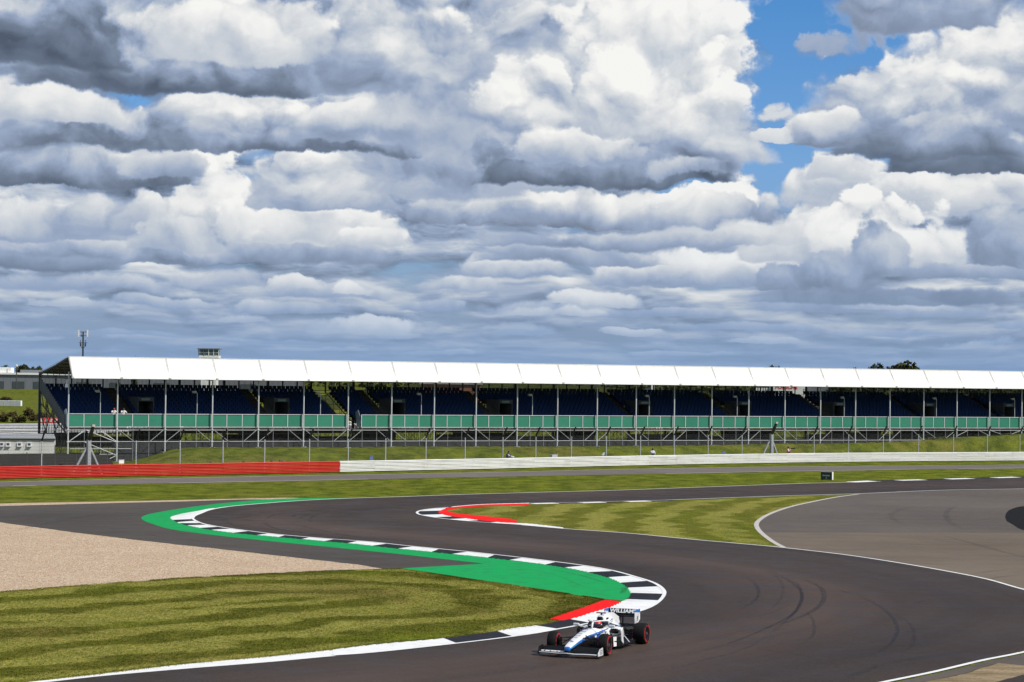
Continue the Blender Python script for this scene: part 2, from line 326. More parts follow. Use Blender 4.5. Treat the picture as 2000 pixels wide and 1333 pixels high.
def asph(c1, c2, streak=True, sc=(1, 1, 1), line=None):
    def f(nt, b):
        t = T(nt)
        grain = t.noise(9.0, 4, .7); big = t.noise(.05, 4, .55); mid = t.noise(.4, 5, .6)
        c = t.mix(t.ss(t.m('ADD', t.m('MULTIPLY', big, .7), t.m('MULTIPLY', mid, .3)), .33, .67), c1, c2)
        if streak:
            uvv, u, v = t.uv()
            # rubbered groove: along-the-lap streaks, darker where the cars run
            st = t.noise(1.0, 6, .65, vec=uvv, sc=(.035, 15.0, 1)); st2 = t.noise(1.0, 4, .6, vec=uvv, sc=(.010, 2.6, 1))
            c = t.mix(t.ss(st, .40, .75, 0, .38), c, t.mix(1.0, c, (.50, .48, .50, 1), 'MULTIPLY'))
            c = t.mix(t.ss(st2, .38, .62, 0, .85), c, t.mix(1.0, c, (1.45, 1.40, 1.32, 1), 'MULTIPLY'))
            lat = t.m('MULTIPLY', t.ss(t.m('ABSOLUTE', t.m('SUBTRACT', t.m('ADD', v, t.m('MULTIPLY', t.m('SUBTRACT', big, .5), .5)), .38)), .34, .04), .62)
            c = t.mix(lat, c, t.mix(1.0, c, (1.60, 1.50, 1.42, 1), 'MULTIPLY'))
        else:
            st = t.noise(.5, 5, .6, sc=(.25, 1.2, 1))
            c = t.mix(t.ss(st, .4, .7, 0, .45), c, t.mix(1.0, c, (.68, .66, .66, 1), 'MULTIPLY'))
        c = t.mix(t.ss(grain, .35, .75, 0, .22), c, (.16, .14, .12))
        t.L(c, b.inputs['Base Color'])
        t.L(t.ss(mid, .3, .7, .52, .72), b.inputs['Roughness'])
        t.bump(grain, .25, .01, b)
    return f
TRACK = mat('track_asphalt', rough=.8, spec=.06, build=asph((.027, .0190, .0165), (.045, .033, .0275)))
RUNOFF = mat('runoff_asphalt', rough=.8, spec=.06, build=asph((.056, .047, .040), (.085, .073, .060), False))
OLDTAR = mat('old_grey_tarmac', rough=.8, spec=.06, build=asph((.092, .075, .061), (.132, .110, .090), False))
OLDTAR2 = mat('old_brown_tarmac', rough=.8, spec=.06, build=asph((.128, .098, .068), (.175, .138, .098), False))
SERVICE = mat('service_road_asphalt', rough=.8, spec=.06, build=asph((.135, .115, .104), (.175, .152, .140), False))
def paint(c, wear=.25, dirt=(.10, .09, .08)):
    def f(nt, b):
        t = T(nt); w = t.noise(1.2, 6, .7); g = t.noise(14, 3, .7)
        k = t.m('MULTIPLY', t.ss(t.m('ADD', t.m('MULTIPLY', w, .7), t.m('MULTIPLY', g, .3)), .46, .72), wear)
        t.L(t.mix(k, c, dirt), b.inputs['Base Color']); t.bump(g, .2, .006, b)
    return f
WHITE = mat('white_road_paint', rough=.6, spec=.15, build=paint((.78, .78, .76), .35, (.30, .28, .26)))
BLACKP = mat('black_kerb_paint', rough=.7, spec=.1, build=paint((.018, .018, .024), .2))
GREENP = mat('green_runoff_paint', rough=.7, spec=.08, build=paint((.004, .320, .080), .75, (.035, .13, .055)))
REDP = mat('red_runoff_paint', rough=.7, spec=.08, build=paint((.80, .008, .006), .18, (.35, .03, .02)))
DUSTW = mat('weathered_white_line', rough=.7, spec=.3, build=paint((.50, .46, .42), .5, (.22, .2, .18)))
def gravel_b(nt, b):
    t = T(nt)
    v = t.n('ShaderNodeTexVoronoi'); t.L(t.obj, v.inputs['Vector']); v.inputs['Scale'].default_value = 17
    sp = t.n('ShaderNodeSeparateColor'); t.L(v.outputs['Color'], sp.inputs[0])
    big = t.noise(.25, 4, .6); fin = t.noise(30, 3, .7)
    c = t.mix(t.ss(sp.outputs[0], 0, 1), (.43, .300, .190), (.60, .455, .31))
    c = t.mix(t.ss(sp.outputs[1], .93, .96), c, (.10, .065, .05)); c = t.mix(t.ss(sp.outputs[2], .88, .92), c, (.75, .68, .58))
    c = t.mix(t.ss(big, .35, .7, 0, .3), c, (.40, .27, .19))
    t.L(c, b.inputs['Base Color']); t.bump(t.m('SUBTRACT', 1.0, v.outputs['Distance']), .8, .05, b)
GRAVEL = mat('gravel_stones', rough=.95, spec=.08, build=gravel_b)
def soil_b(nt, b):
    t = T(nt); a = t.noise(.7, 6, .7, sc=(.6, 1.6, 1)); g = t.noise(9, 4, .7)
    c = t.mix(t.ss(a, .35, .65), (.19, .145, .08), (.36, .27, .17)); c = t.mix(t.ss(g, .45, .7, 0, .6), c, (.11, .085, .04))
    t.L(c, b.inputs['Base Color']); t.bump(g, .8, .05, b)
SOIL = mat('dry_soil', rough=.95, spec=.1, build=soil_b)
def weathered(c, amt=.25, scale=1.5, dirt=(.2, .19, .17)):
    def f(nt, b):
        t = T(nt); n = t.noise(scale, 5, .65, sc=(1, 1, .5)); t.L(t.mix(t.ss(n, .45, .8, 0, amt), c, dirt), b.inputs['Base Color'])
    return f
STEEL = mat('galvanised_steel', rough=.55, metal=.1, build=weathered((.58, .60, .62), .4, 3))
DARKSTEEL = mat('dark_steel', rough=.6, metal=.2, build=weathered((.055, .058, .062), .3, 3, (.12, .1, .09)))
BLACKM = mat('black_powdercoat', rough=.55, build=weathered((.018, .019, .022), .3, 3, (.05, .05, .05)))

# ------------------------------------------------------------------ mesh builder
class MB:
    def __init__(s): s.v = []; s.f = []; s.mi = []; s.uv = {}
    def quad(s, pts, mi=0):
        b = len(s.v); s.v += [tuple(p) for p in pts]; s.f.append(tuple(range(b, b + len(pts)))); s.mi.append(mi)
    def box(s, c, d, mi=0, M_=None):
        b = len(s.v); x, y, z = d[0] / 2, d[1] / 2, d[2] / 2
        for sx in (-1, 1):
            for sy in (-1, 1):
                for sz in (-1, 1):
                    p = Vector((sx * x, sy * y, sz * z))
                    if M_ is not None: p = M_ @ p
                    s.v.append((c[0] + p[0], c[1] + p[1], c[2] + p[2]))
        for q in ((0, 1, 3, 2), (4, 6, 7, 5), (0, 4, 5, 1), (2, 3, 7, 6), (0, 2, 6, 4), (1, 5, 7, 3)):
            s.f.append(tuple(b + i for i in q)); s.mi.append(mi)
        return s
    def bar(s, a, c, w, h=None, mi=0):
        """square bar from a to c"""
        return s.tube([a, c], w / 2 * 1.414, 4, mi, rot=pi / 4)
    def tube(s, pts, r, n=6, mi=0, rot=0.0, caps=True):
        pts = [Vector(p) for p in pts]; b = len(s.v); m = len(pts)
        for i, p in enumerate(pts):
            d = (pts[min(i + 1, m - 1)] - pts[max(i - 1, 0)]).normalized()
            up = Vector((0, 0, 1)) if abs(d.z) < .95 else Vector((1, 0, 0))
            x = d.cross(up).normalized(); y = x.cross(d)
            rr = r[i] if isinstance(r, (list, tuple)) else r
            for k in range(n):
                a = 2 * pi * k / n + rot; s.v.append(tuple(p + (x * cos(a) + y * sin(a)) * rr))
        for i in range(m - 1):
            for k in range(n):
                s.f.append((b + i * n + k, b + i * n + (k + 1) % n, b + (i + 1) * n + (k + 1) % n, b + (i + 1) * n + k)); s.mi.append(mi)
        if caps:
            s.f.append(tuple(b + k for k in range(n))[::-1]); s.mi.append(mi)
            s.f.append(tuple(b + (m - 1) * n + k for k in range(n))); s.mi.append(mi)
        return s
    def loft(s, secs, mi=0, caps=True, closed=True, mfun=None):
        b = len(s.v); n = len(secs[0])
        for q in secs: s.v += [tuple(p) for p in q]
        for i in range(len(secs) - 1):
            for k in range(n if closed else n - 1):
                s.f.append((b + i * n + k, b + (i + 1) * n + k, b + (i + 1) * n + (k + 1) % n, b + i * n + (k + 1) % n))
                s.mi.append(mfun(i, k) if mfun else mi)
        if caps and closed:
            s.f.append(tuple(b + k for k in range(n))); s.mi.append(mfun(0, 0) if mfun else mi)
            s.f.append(tuple(b + (len(secs) - 1) * n + k for k in range(n))[::-1]); s.mi.append(mfun(len(secs) - 2, 0) if mfun else mi)
        return s
    def plate(s, outline, th, mi=0, axis=None):
        """closed flat outline (3D points) given thickness along its normal"""
        P = [Vector(p) for p in outline]
        if axis is None:
            nrm = Vector((0, 0, 0))
            for i in range(len(P)): nrm += P[i].cross(P[(i + 1) % len(P)])
            nrm.normalize()
        else: nrm = Vector(axis)
        b = len(s.v); n = len(P)
        s.v += [tuple(p + nrm * th / 2) for p in P] + [tuple(p - nrm * th / 2) for p in P]
        s.f.append(tuple(range(b, b + n))); s.mi.append(mi); s.f.append(tuple(range(b + 2 * n - 1, b + n - 1, -1))); s.mi.append(mi)
        for k in range(n): s.f.append((b + k, b + n + k, b + n + (k + 1) % n, b + (k + 1) % n)); s.mi.append(mi)
        return s
    def mesh(s, name, mats, smooth=False):
        me = bpy.data.meshes.new(name); me.from_pydata(s.v, [], s.f)
        for m in (mats if isinstance(mats, (list, tuple)) else [mats]): me.materials.append(m)
        if any(s.mi): me.polygons.foreach_set('material_index', s.mi)
        if smooth: me.polygons.foreach_set('use_smooth', [True] * len(me.polygons))
        me.update(); return me
    def build(s, name, mats, parent=None, smooth=False, fixn=False):
        me = s.mesh(name, mats, smooth)
        if fixn:
            bm = bmesh.new(); bm.from_mesh(me); bmesh.ops.remove_doubles(bm, verts=bm.verts, dist=1e-5)
            bmesh.ops.recalc_face_normals(bm, faces=bm.faces); bm.to_mesh(me); bm.free()
        return link(name, me, parent)
def link(name, me, parent=None, loc=None):
    o = bpy.data.objects.new(name, me); COL.objects.link(o)
    if parent: o.parent = parent
    if loc is not None: o.location = loc
    return o
def empty(name, loc=(0, 0, 0), rz=0.0):
    o = bpy.data.objects.new(name, None); COL.objects.link(o); o.location = loc; o.rotation_euler = (0, 0, rz); o.empty_display_size = .2; return o
def tag(o, label=None, cat=None, group=None, kind=None):
    if label: o['label'] = label
    if cat: o['category'] = cat
    if group: o['group'] = group
    if kind: o['kind'] = kind
    return o
def struct(o): o['kind'] = 'structure'; return o
def copy_tree(o, parent=None):
    c = o.copy(); COL.objects.link(c); c.parent = parent
    for ch in [x for x in bpy.data.objects if x.parent == o]: copy_tree(ch, c)
    return c
def bevel(o, w=.01, seg=2):
    m = o.modifiers.new('bevel', 'BEVEL'); m.width = w; m.segments = seg; m.limit_method = 'ANGLE'; m.angle_limit = radians(40); return o
def sheet(name, pts, z, m, parent=None, jit=0.0, step=None, uvf=None, sub=0):
    """flat sheet from a closed outline of ground points; jit roughens its edge"""
    P = [Vector((p[0], p[1], 0)) for p in pts]
    if step: P = resample(P + [P[0]], step=step)[:-1]
    if jit:
        P = [p + Vector((mnoise.noise(Vector((p.x * 1.3, p.y * 1.3, 1.7))) + .6 * mnoise.noise(Vector((p.x * 4, p.y * 4, 8))), mnoise.noise(Vector((p.x * 1.3, p.y * 1.3, 5.1))) + .6 * mnoise.noise(Vector((p.x * 4, p.y * 4, 3))), 0)) * jit for p in P]
    cd = mgeo.delaunay_2d_cdt([p.xy for p in P], [(i, (i + 1) % len(P)) for i in range(len(P))], [], 2, 1e-5)
    me = bpy.data.meshes.new(name); me.from_pydata([(v.x, v.y, 0) for v in cd[0]], [], [tuple(t) for t in cd[2]])
    bm = bmesh.new(); bm.from_mesh(me)
    bmesh.ops.recalc_face_normals(bm, faces=bm.faces)
    if sum(f.normal.z for f in bm.faces) < 0: bmesh.ops.reverse_faces(bm, faces=bm.faces)
    bm.to_mesh(me); bm.free(); me.materials.append(m)
    if uvf:
        ul = me.uv_layers.new(name='UVMap')
        for lp in me.loops: ul.data[lp.index].uv = uvf(me.vertices[lp.vertex_index].co)
    return link(name, me, parent, (0, 0, z))
def grid(name, A, B, nu, nv, z, m, parent=None, us=1.0):
    """sheet between two edge curves, UV = (metres along, 0..1 across)"""
    A = resample(A, count=nu) if len(A) != nu else A; B = resample(B, count=nu) if len(B) != nu else B
    vs = []; fs = []; uv = []; acc = 0
    for i in range(nu):
        if i: acc += ((A[i] + B[i]) / 2 - (A[i - 1] + B[i - 1]) / 2).length
        for j in range(nv):
            p = A[i].lerp(B[i], j / (nv - 1)); vs.append((p.x, p.y, 0)); uv.append((acc * us, j / (nv - 1)))
    for i in range(nu - 1):
        for j in range(nv - 1): fs.append((i * nv + j, (i + 1) * nv + j, (i + 1) * nv + j + 1, i * nv + j + 1))
    me = bpy.data.meshes.new(name); me.from_pydata(vs, [], fs); me.materials.append(m)
    ul = me.uv_layers.new(name='UVMap')
    for lp in me.loops: ul.data[lp.index].uv = uv[lp.vertex_index]
    bm = bmesh.new(); bm.from_mesh(me)
    if sum(f.normal.z * f.calc_area() for f in bm.faces) < 0: bmesh.ops.reverse_faces(bm, faces=bm.faces)
    bm.to_mesh(me); bm.free()
    return link(name, me, parent, (0, 0, z))
def offset(pts, d):
    out = []
    for i, p in enumerate(pts):
        t = (pts[min(i + 1, len(pts) - 1)] - pts[max(i - 1, 0)]); t.z = 0; t.normalize(); out.append(p + Vector((-t.y, t.x, 0)) * d)
    return out
def strip(name, pts, w, z, m, parent=None, side=0.0):
    """painted line of width w along pts; side -1..1 shifts it off the curve"""
    A = offset(pts, w * (side + 1) / 2); B = offset(pts, w * (side - 1) / 2)
    return grid(name, A, B, len(pts), 2, z, m, parent)

# =================================================================== the ground
gm = bpy.data.meshes.new('ground'); R = 26000
ring = [0, 120, 300, 800, 3000, 9000, R]
vs = [(0, 0, 0)]; fs = []
for r in ring[1:]:
    for k in range(32): vs.append((r * cos(2 * pi * k / 32), r * sin(2 * pi * k / 32) + 100, 0))
for k in range(32): fs.append((0, 1 + k, 1 + (k + 1) % 32))
for i in range(len(ring) - 2):
    a = 1 + i * 32
    for k in range(32): fs.append((a + k, a + 32 + k, a + 32 + (k + 1) % 32, a + (k + 1) % 32))
vs[0] = (0, 100, 0)
gm.from_pydata(vs, [], fs); gm.materials.append(GRASS); struct(link('ground', gm, None, (0, 0, -0.012)))

# --- edges of the racing track: left (L) and right (R) walked from the bottom of the picture to the far right
Lp = [(-300, 1372), (-100, 1349), (87, 1332), (175, 1322), (350, 1306.5), (525, 1292.5), (650, 1281), (700, 1277.8), (891.5, 1257.5), (1030, 1240), (1089, 1229.4), (1124.5, 1223), (1200, 1207), (1254, 1192), (1275, 1182), (1288, 1171), (1294, 1159.5), (1288, 1149), (1272, 1139), (1245, 1130), (1175, 1112), (1070, 1097),
      (930, 1080.8), (790, 1067), (720, 1059.5), (628, 1052.7), (536, 1044.6), (490, 1039), (444, 1033), (398, 1025), (381, 1019), (373, 1012.5), (376, 1008.5), (389, 1003), (407, 996.4), (444, 990), (513, 983.7), (582, 978.6), (674, 974), (780, 970.8), (900, 966.4), (1100, 960.9), (1175, 959), (1450, 949), (1580, 944.4), (1670, 942.6), (1718, 940.7), (1802, 938.5), (1886, 936.2), (1970, 933.8), (2300, 926)]
Rp = [(300, 1560), (900, 1490), (1250, 1440), (1600, 1362), (1741, 1332), (1825, 1314.8), (1930, 1290), (2000, 1276), (2090, 1247), (2135, 1215), (2120, 1185), (2070, 1168), (2000, 1151.3), (1930, 1131.7), (1860, 1117.7), (1755, 1099.5), (1650, 1083.8), (1534.5, 1070.5), (1510, 1068), (1350, 1053.8), (1227.5, 1042), (1100, 1032.9), (1020, 1026), (972, 1022.8), (940, 1020.7),
      (908, 1018), (876, 1014.8), (844, 1010.5), (822, 1006), (817, 1002.8), (818.4, 1000.4), (828, 997.2), (844, 994.8), (876, 992), (908, 988.9), (940, 986.5), (1033, 984), (1150, 981.5), (1300, 977.7), (1350, 975.8), (1510, 970), (1678, 965), (1850, 958), (2000, 955.5), (2500, 945)]
pairs = [((-300, 1372), (300, 1560)), ((350, 1306.5), (1250, 1440)), ((891.5, 1257.5), (1600, 1362)), ((1124.5, 1223), (1825, 1314.8)), ((1254, 1192), (2000, 1276)), ((1288, 1171), (2090, 1247)), ((1294, 1159.5), (2135, 1215)), ((1272, 1139), (2070, 1168)), ((1245, 1130), (1930, 1131.7)), ((1070, 1097), (1755, 1099.5)), ((790, 1067), (1510, 1068)),
         ((628, 1052.7), (1227.5, 1042)), ((490, 1039), (1020, 1026)), ((398, 1025), (876, 1014.8)), ((373, 1012.5), (817, 1002.8)), ((389, 1003), (828, 997.2)), ((444, 990), (876, 992)), ((582, 978.6), (1033, 984)), ((900, 966.4), (1300, 977.7)), ((1450, 949), (1850, 958)), ((2300, 926), (2500, 945))]
NS = 8
LC = G2(Lp, NS); RC = G2(Rp, NS)
A = []; B = []
for (l0, r0_), (l1, r1_) in zip(pairs, pairs[1:]):
    a0, a1 = Lp.index(l0) * NS, Lp.index(l1) * NS; b0, b1 = Rp.index(r0_) * NS, Rp.index(r1_) * NS
    A += resample(LC[a0:a1 + 1], count=21)[:-1]; B += resample(RC[b0:b1 + 1], count=21)[:-1]
A.append(LC[-1]); B.append(RC[-1])
track = struct(grid('track', A, B, len(A), 13, 0.012, TRACK))

def Lseg(p, q): return LC[Lp.index(p) * NS: Lp.index(q) * NS + 1]
def Rseg(p, q): return RC[Rp.index(p) * NS: Rp.index(q) * NS + 1]

# --- left run-off asphalt, gravel, greens and reds
def poly(name, px, z, m, jit=0, step=.5, smooth=True, n=6, uvf=None):
    pts = G2(px, n) if smooth else [gp(*p) for p in px]
    return sheet(name, pts, z, m, None, jit, step, uvf)
struct(poly('gravel_strip', [(-260, 992), (0, 983.8), (175, 980.5), (350, 977), (577, 972.6), (577, 976), (350, 981.5), (175, 987), (0, 991), (-260, 998)], -0.004, GRAVEL, .12))
struct(poly('runoff_asphalt', [(-260, 995), (0, 988.7), (245, 982.3), (350, 980), (470, 976), (620, 976), (560, 1010), (640, 1062), (1000, 1100), (1000, 1112), (779, 1112), (737, 1110.5), (700, 1103.5), (560, 1087.8), (420, 1072), (280, 1057), (140, 1039.8), (0, 1021), (-260, 990.5)], 0.000, RUNOFF, .03, smooth=False))
gr_top = [(-260, 991), (0, 1021), (140, 1039.8), (280, 1057), (420, 1072), (560, 1087.8), (700, 1103.5), (752, 1112)]
gr_bot = [(725, 1113.5), (640, 1115.5), (525, 1121), (350, 1130), (175, 1142.7), (0, 1156.7), (-260, 1180)]
struct(poly('gravel_trap', gr_top + gr_bot, 0.004, GRAVEL, .10, .3, smooth=False))
green = [(720, 972.2), (674, 973), (577, 974), (513, 976.8), (444, 982.6), (375, 990.6), (317.5, 999.8), (287.6, 1005.6), (277, 1011), (278.4, 1016), (294.5, 1022.8), (333.6, 1034.3), (398, 1043.5), (490, 1053.9), (605, 1065.4), (720, 1076.9), (790, 1084), (860, 1092), (947.5, 1101.8)]
green2 = [(860, 1106.5), (779.5, 1110.8), (895, 1128), (1000, 1142), (1105, 1159.5), (1175, 1170), (1222, 1174.6), (1237, 1166), (1245, 1150), (1232, 1135), (1120, 1107), (930, 1084), (700, 1062), (500, 1042), (400, 1029), (352, 1017), (352, 1008), (400, 996), (480, 986), (600, 977), (720, 973)]
pg = G2(green, 6)[:] + [gp(*p) for p in green2]
struct(sheet('green_runoff', pg, 0.008, GREENP, None, .02, .4))
struct(poly('red_runoff', [(1078, 1211), (1072, 1208), (1096, 1200.8), (1144, 1185.6), (1181, 1171.8), (1217, 1175.7), (1235, 1176), (1210, 1188), (1165, 1202), (1115, 1214), (1096, 1216)], 0.011, REDP, .02, .3, smooth=False))
red_o = [(1034, 983.6), (940, 986.3), (908, 988.6), (876, 991.8), (864, 995.6), (853, 1001), (870, 1008), (908, 1013.6), (940, 1018), (988, 1022.6), (1012, 1021.5)]
red_i = [(1010, 1018.4), (996, 1014.2), (956, 1010), (924, 1006.8), (892, 1003.4), (874, 998.8), (882, 995.5), (916, 991.5), (972, 988.8), (1032, 987)]
# --- right-hand old circuit tarmac (two tones) and the grass island between
island_r = [(1678, 965.5), (1632, 971.8), (1580, 982), (1545, 990), (1510, 1001.5), (1489, 1012), (1478, 1022.5), (1480, 1033), (1496, 1048.8), (1517, 1062.8), (1531, 1069.8)]
upper = island_r[:8] + [(1487, 1041), (2000, 1041.5), (2700, 1041), (3000, 950), (2000, 956), (1850, 958.5)]
struct(sheet('old_tarmac', [gp(*p) for p in [(1678, 965)]] + G2(island_r[:8], 6) + [gp(*p) for p in [(1487, 1041), (2000, 1041.3), (2700, 1041.5), (3000, 948), (2200, 951.5), (2000, 955.5), (1850, 958)]], 0.000, OLDTAR, None, 0, 1.0))
struct(sheet('brown_tarmac', [gp(*p) for p in [(1487, 1041.0), (1496, 1048.8), (1517, 1062.8), (1534, 1071), (1560, 1078), (1755, 1103), (1930, 1136), (2000, 1157), (2120, 1190), (2140, 1230), (2600, 1260), (2700, 1041.4), (2000, 1041.1)]], 0.0005, OLDTAR2, None, 0, 1.0))
isl = G2(red_i[:6][::-1] if False else [(1040, 985.5), (1150, 983), (1300, 979.5), (1510, 971.5), (1640, 967), (1678, 965.8)], 6) + G2(island_r, 6) + [gp(*p) for p in [(1500, 1068), (1350, 1054.8), (1227.5, 1043), (1100, 1034), (1020, 1027), (960, 1020), (900, 1012), (860, 1002), (880, 992), (960, 987)]]
def uv_isl(p):
    c = gp(880, 1000); d = (Vector((p.x, p.y, 0)) - c)
    return (d.length * .1, p.x / 4.6 + 0.006 * (p.y - 130) ** 2 / 10)
struct(sheet('grass_island', isl, 0.004, GRASS_STRIPE, None, .02, .6, uv_isl))
struct(sheet('red_kerb_apron', G2(red_o, 6) + G2(red_i, 6), 0.012 + .008, REDP, None, .015, .3))
# --- mown infield, lower left
verge_low = [(-300, 1368), (70, 1331), (175, 1320.5), (350, 1299.5), (525, 1284), (650, 1270.8), (755, 1259), (867, 1248.8), (972, 1234.8), (1048, 1224), (1096, 1214), (1074, 1208.5), (1144, 1184.5), (1181, 1171.5), (1105, 1159.5), (1000, 1142), (895, 1128), (779.5, 1111)]
verge_up = gr_bot[::-1]
vu = [gp(*p) for p in [(-300, 1183)] + [(-260, 1180), (0, 1156.7), (175, 1142.7), (350, 1130), (525, 1121), (640, 1115.5), (725, 1113.5), (779, 1111)]]
def uv_inf(p):
    # mowing passes follow the lower edge and swing round towards the green paint
    c = gp(560, 1160); dx_ = p.x - c.x; dy_ = p.y - c.y
    if dx_ > 0: r = sqrt(dx_ ** 2 * 1.1 + dy_ ** 2); v = r if dy_ < 0 else -r * .9
    else: v = -(dy_ + dx_ * -.10)
    return (0, v / 6.2)
# sample the infield as a grid so the stripe coordinates stay smooth
low_px = verge_low[:15] + [(1079, 1211.5), (1073, 1208), (1096, 1200.6), (1144, 1185.4), (1180, 1171.6)]
lowc = resample([gp(*p) for p in low_px], count=160); upc = resample(vu + [gp(*p) for p in [(895, 1128), (1000, 1142), (1105, 1159.5), (1178, 1170)]], count=160)
struct(sheet('infield_grass', [gp(*p) for p in low_px] + [gp(*p) for p in [(1105, 1158.5), (1000, 1141), (895, 1127), (779, 1110)]] + vu[::-1], .006, INFIELD, None, .10, .35))
# --- service road in front of the barrier
sr_up = G2([(-500, 957), (0, 941.8), (500, 931), (900, 924), (1400, 913.6), (2000, 908), (2700, 900)], 8)
sr_lo = G2([(-500, 966), (25, 950.5), (332, 944.5), (500, 941.2), (900, 932.8), (1450, 922.8), (1520, 921.8), (1790, 917.3), (2000, 915), (2700, 906)], 8)
struct(grid('service_road', sr_up, sr_lo, 80, 4, 0.000, SERVICE))
struct(strip('edge_line', resample(sr_up, step=3), .30, 0.006, DUSTW))
struct(strip('edge_line', resample(G2([(332, 944), (500, 940.8), (720, 936.3)], 6), step=2), .35, 0.006, DUSTW))
struct(strip('edge_line', resample(G2([(1300, 925.5), (1520, 921.3), (1790, 916.9)], 6), step=2), .35, 0.006, DUSTW))
struct(strip('edge_line', resample(G2([(1870, 916.3), (2000, 914.7), (2700, 905.5)], 6), step=2), .35, 0.006, DUSTW))
struct(strip('edge_line', resample(G2([(25, 949.4), (70, 948.8)], 6), step=2), .35, 0.006, DUSTW))
# --- lower right corner beyond the line
struct(poly('dirt_strip', [(1640, 1372), (1800, 1334), (1880, 1318), (1951, 1295), (2000, 1300.7), (2200, 1310), (2300, 1500), (1700, 1500)], 0.002, SOIL, .1, .4, smooth=False))
struct(poly('apron_asphalt', [(1600, 1365), (1741, 1334), (1825, 1317), (1930, 1292), (2000, 1278), (2200, 1230), (2300, 1312), (2000, 1301), (1948, 1295.5), (1880, 1317), (1800, 1333), (1640, 1371)], 0.001, OLDTAR, .02, .4, smooth=False))
struct(poly('dark_asphalt', [(1940, 1334), (2000, 1318), (2200, 1300), (2300, 1500), (1750, 1500)], 0.004, TRACK, .02, .4, smooth=False))
# dark fresh patch of the old circuit with its grey rim, right edge
struct(poly('fresh_asphalt_patch', [(1963, 1010), (1966, 1002), (1975, 995), (2000, 989), (2080, 984), (2200, 990), (2200, 1050), (2060, 1046), (2000, 1036), (1978, 1025), (1966, 1018)], 0.005, mat('fresh_black_asphalt', (.014, .014, .014), .85, spec=.04), .0, .4))
# grass edging stripes lost between barrier and road
# --- painted white lines
K = 4
def line(pts, w, side, z=0.016, m=WHITE): return struct(strip('white_line', resample(pts, step=.8), w, z, m, None, side))
line(Lseg((-300, 1372), (650, 1281)), .20, -1)
line(Lseg((650, 1281), (1294, 1159.5)), .16, -1, .030)
line(Lseg((1294, 1159.5), (373, 1012.5)), .17, -1, .030)
line(Lseg((373, 1012.5), (674, 974)), .22, -1)
line(Lseg((674, 974), (1718, 940.7)), .22, -1)
line(Rseg((300, 1560), (2000, 1276)), .20, 1)
line(Rseg((2000, 1276), (1534.5, 1070.5)), .17, 1)
line(Rseg((1534.5, 1070.5), (1020, 1026)), .17, 1)
line(Rseg((1020, 1026), (876, 992)), .17, 1, .030)
line(Rseg((876, 992), (2500, 945)), .22, 1)
struct(strip('white_line', resample(G2(island_r, 8), step=.6), .30, 0.010, DUSTW))
# --- kerbs: every painted block is a ribbed concrete piece of its own
def kerb(outer, inner, n_blocks, first_white, name='kerb', cuts=None, cuts_i=None):
    """outer and inner are edge curves walked the same way"""
    root = struct(empty(name, (0, 0, 0)))
    o_ = resample(outer, count=401); i_ = resample(inner, count=401)
    cuts = cuts or [k / n_blocks for k in range(n_blocks + 1)]
    for b in range(len(cuts) - 1):
        white = (b % 2 == 0) == first_white; mb = MB(); f0, f1 = cuts[b], cuts[b + 1]; g0, g1 = (cuts_i or cuts)[b], (cuts_i or cuts)[b + 1]
        ln = max(plen(o_[int(f0 * 400):int(f1 * 400) + 1]), plen(i_[int(g0 * 400):int(g1 * 400) + 1]))
        teeth = max(1, int(round(ln / .55)))
        for k in range(teeth):
            a_, c_ = k / teeth, (k + 1) / teeth
            def P(f, side, z, ex=0.0):
                src = o_ if side else i_; x = min(max((f0 + (f1 - f0) * f if side else g0 + (g1 - g0) * f) * 400, 0), 400); j = min(int(x), 399)
                p = src[j].lerp(src[j + 1], x - j)
                if ex:
                    q = (i_ if side else o_)[j]; p = p + (p - q).normalized() * ex
                return Vector((p.x, p.y, z))
            w_ = .05 * (random.random())
            top = [P(a_, 0, .020), P(c_, 0, .020), P(c_, 1, .030, .09 + w_), P(a_, 1, .024, w_)]
            bot = [Vector((p.x, p.y, .002)) for p in top]
            base = len(mb.v); mb.v += [tuple(p) for p in top + bot]
            for q in ((0, 3, 2, 1), (4, 5, 6, 7), (0, 1, 5, 4), (1, 2, 6, 5), (2, 3, 7, 6), (3, 0, 4, 7)): mb.f.append(tuple(base + x for x in q)); mb.mi.append(0)
        mb.build('kerb_block', WHITE if white else BLACKP, root, fixn=False)
    return root
def frac_on(curve, pts):
    """arc fractions of the nearest spots on a curve"""
    L_ = [0]
    for a_, b_ in zip(curve, curve[1:]): L_.append(L_[-1] + (b_ - a_).length)
    out = []
    for p in pts:
        g = gp(*p); j = min(range(len(curve)), key=lambda i: (curve[i] - g).length); out.append(L_[j] / L_[-1])
    return out
# K1a: from the tip at the far left down to the apex at the green paint
K1o = G2([(420, 993.5), (407, 995), (389, 998.6), (356.6, 1004.4), (337, 1010), (334.8, 1013), (340, 1017), (359, 1025), (398, 1033), (444, 1040), (504, 1046), (591, 1053.9), (681, 1061.8), (779.5, 1072.4), (884.5, 1083), (996.5, 1094.8), (1105, 1109.5), (1189, 1128.7), (1224, 1145.5), (1234, 1159.5), (1230, 1170), (1217, 1176.6)], 8)
K1i = Lseg((1294, 1159.5), (407, 996.4))[::-1] 
K1i = Lseg((1275, 1182), (407, 996.4))[::-1]
KO = [(339, 1016.5), (350, 1021), (354, 1023), (368, 1027), (396, 1032), (419, 1036), (460, 1041), (504, 1046), (545, 1050), (591, 1053.9), (637, 1057.8), (680, 1061.8), (730, 1067), (779.5, 1072.4), (839, 1078.4), (884.5, 1083), (947, 1089.5), (996.5, 1094.8), (1059, 1103), (1105, 1109.5), (1154, 1120), (1189, 1128.7), (1215, 1139.5), (1229, 1149), (1234.5, 1160), (1229, 1171.5)]
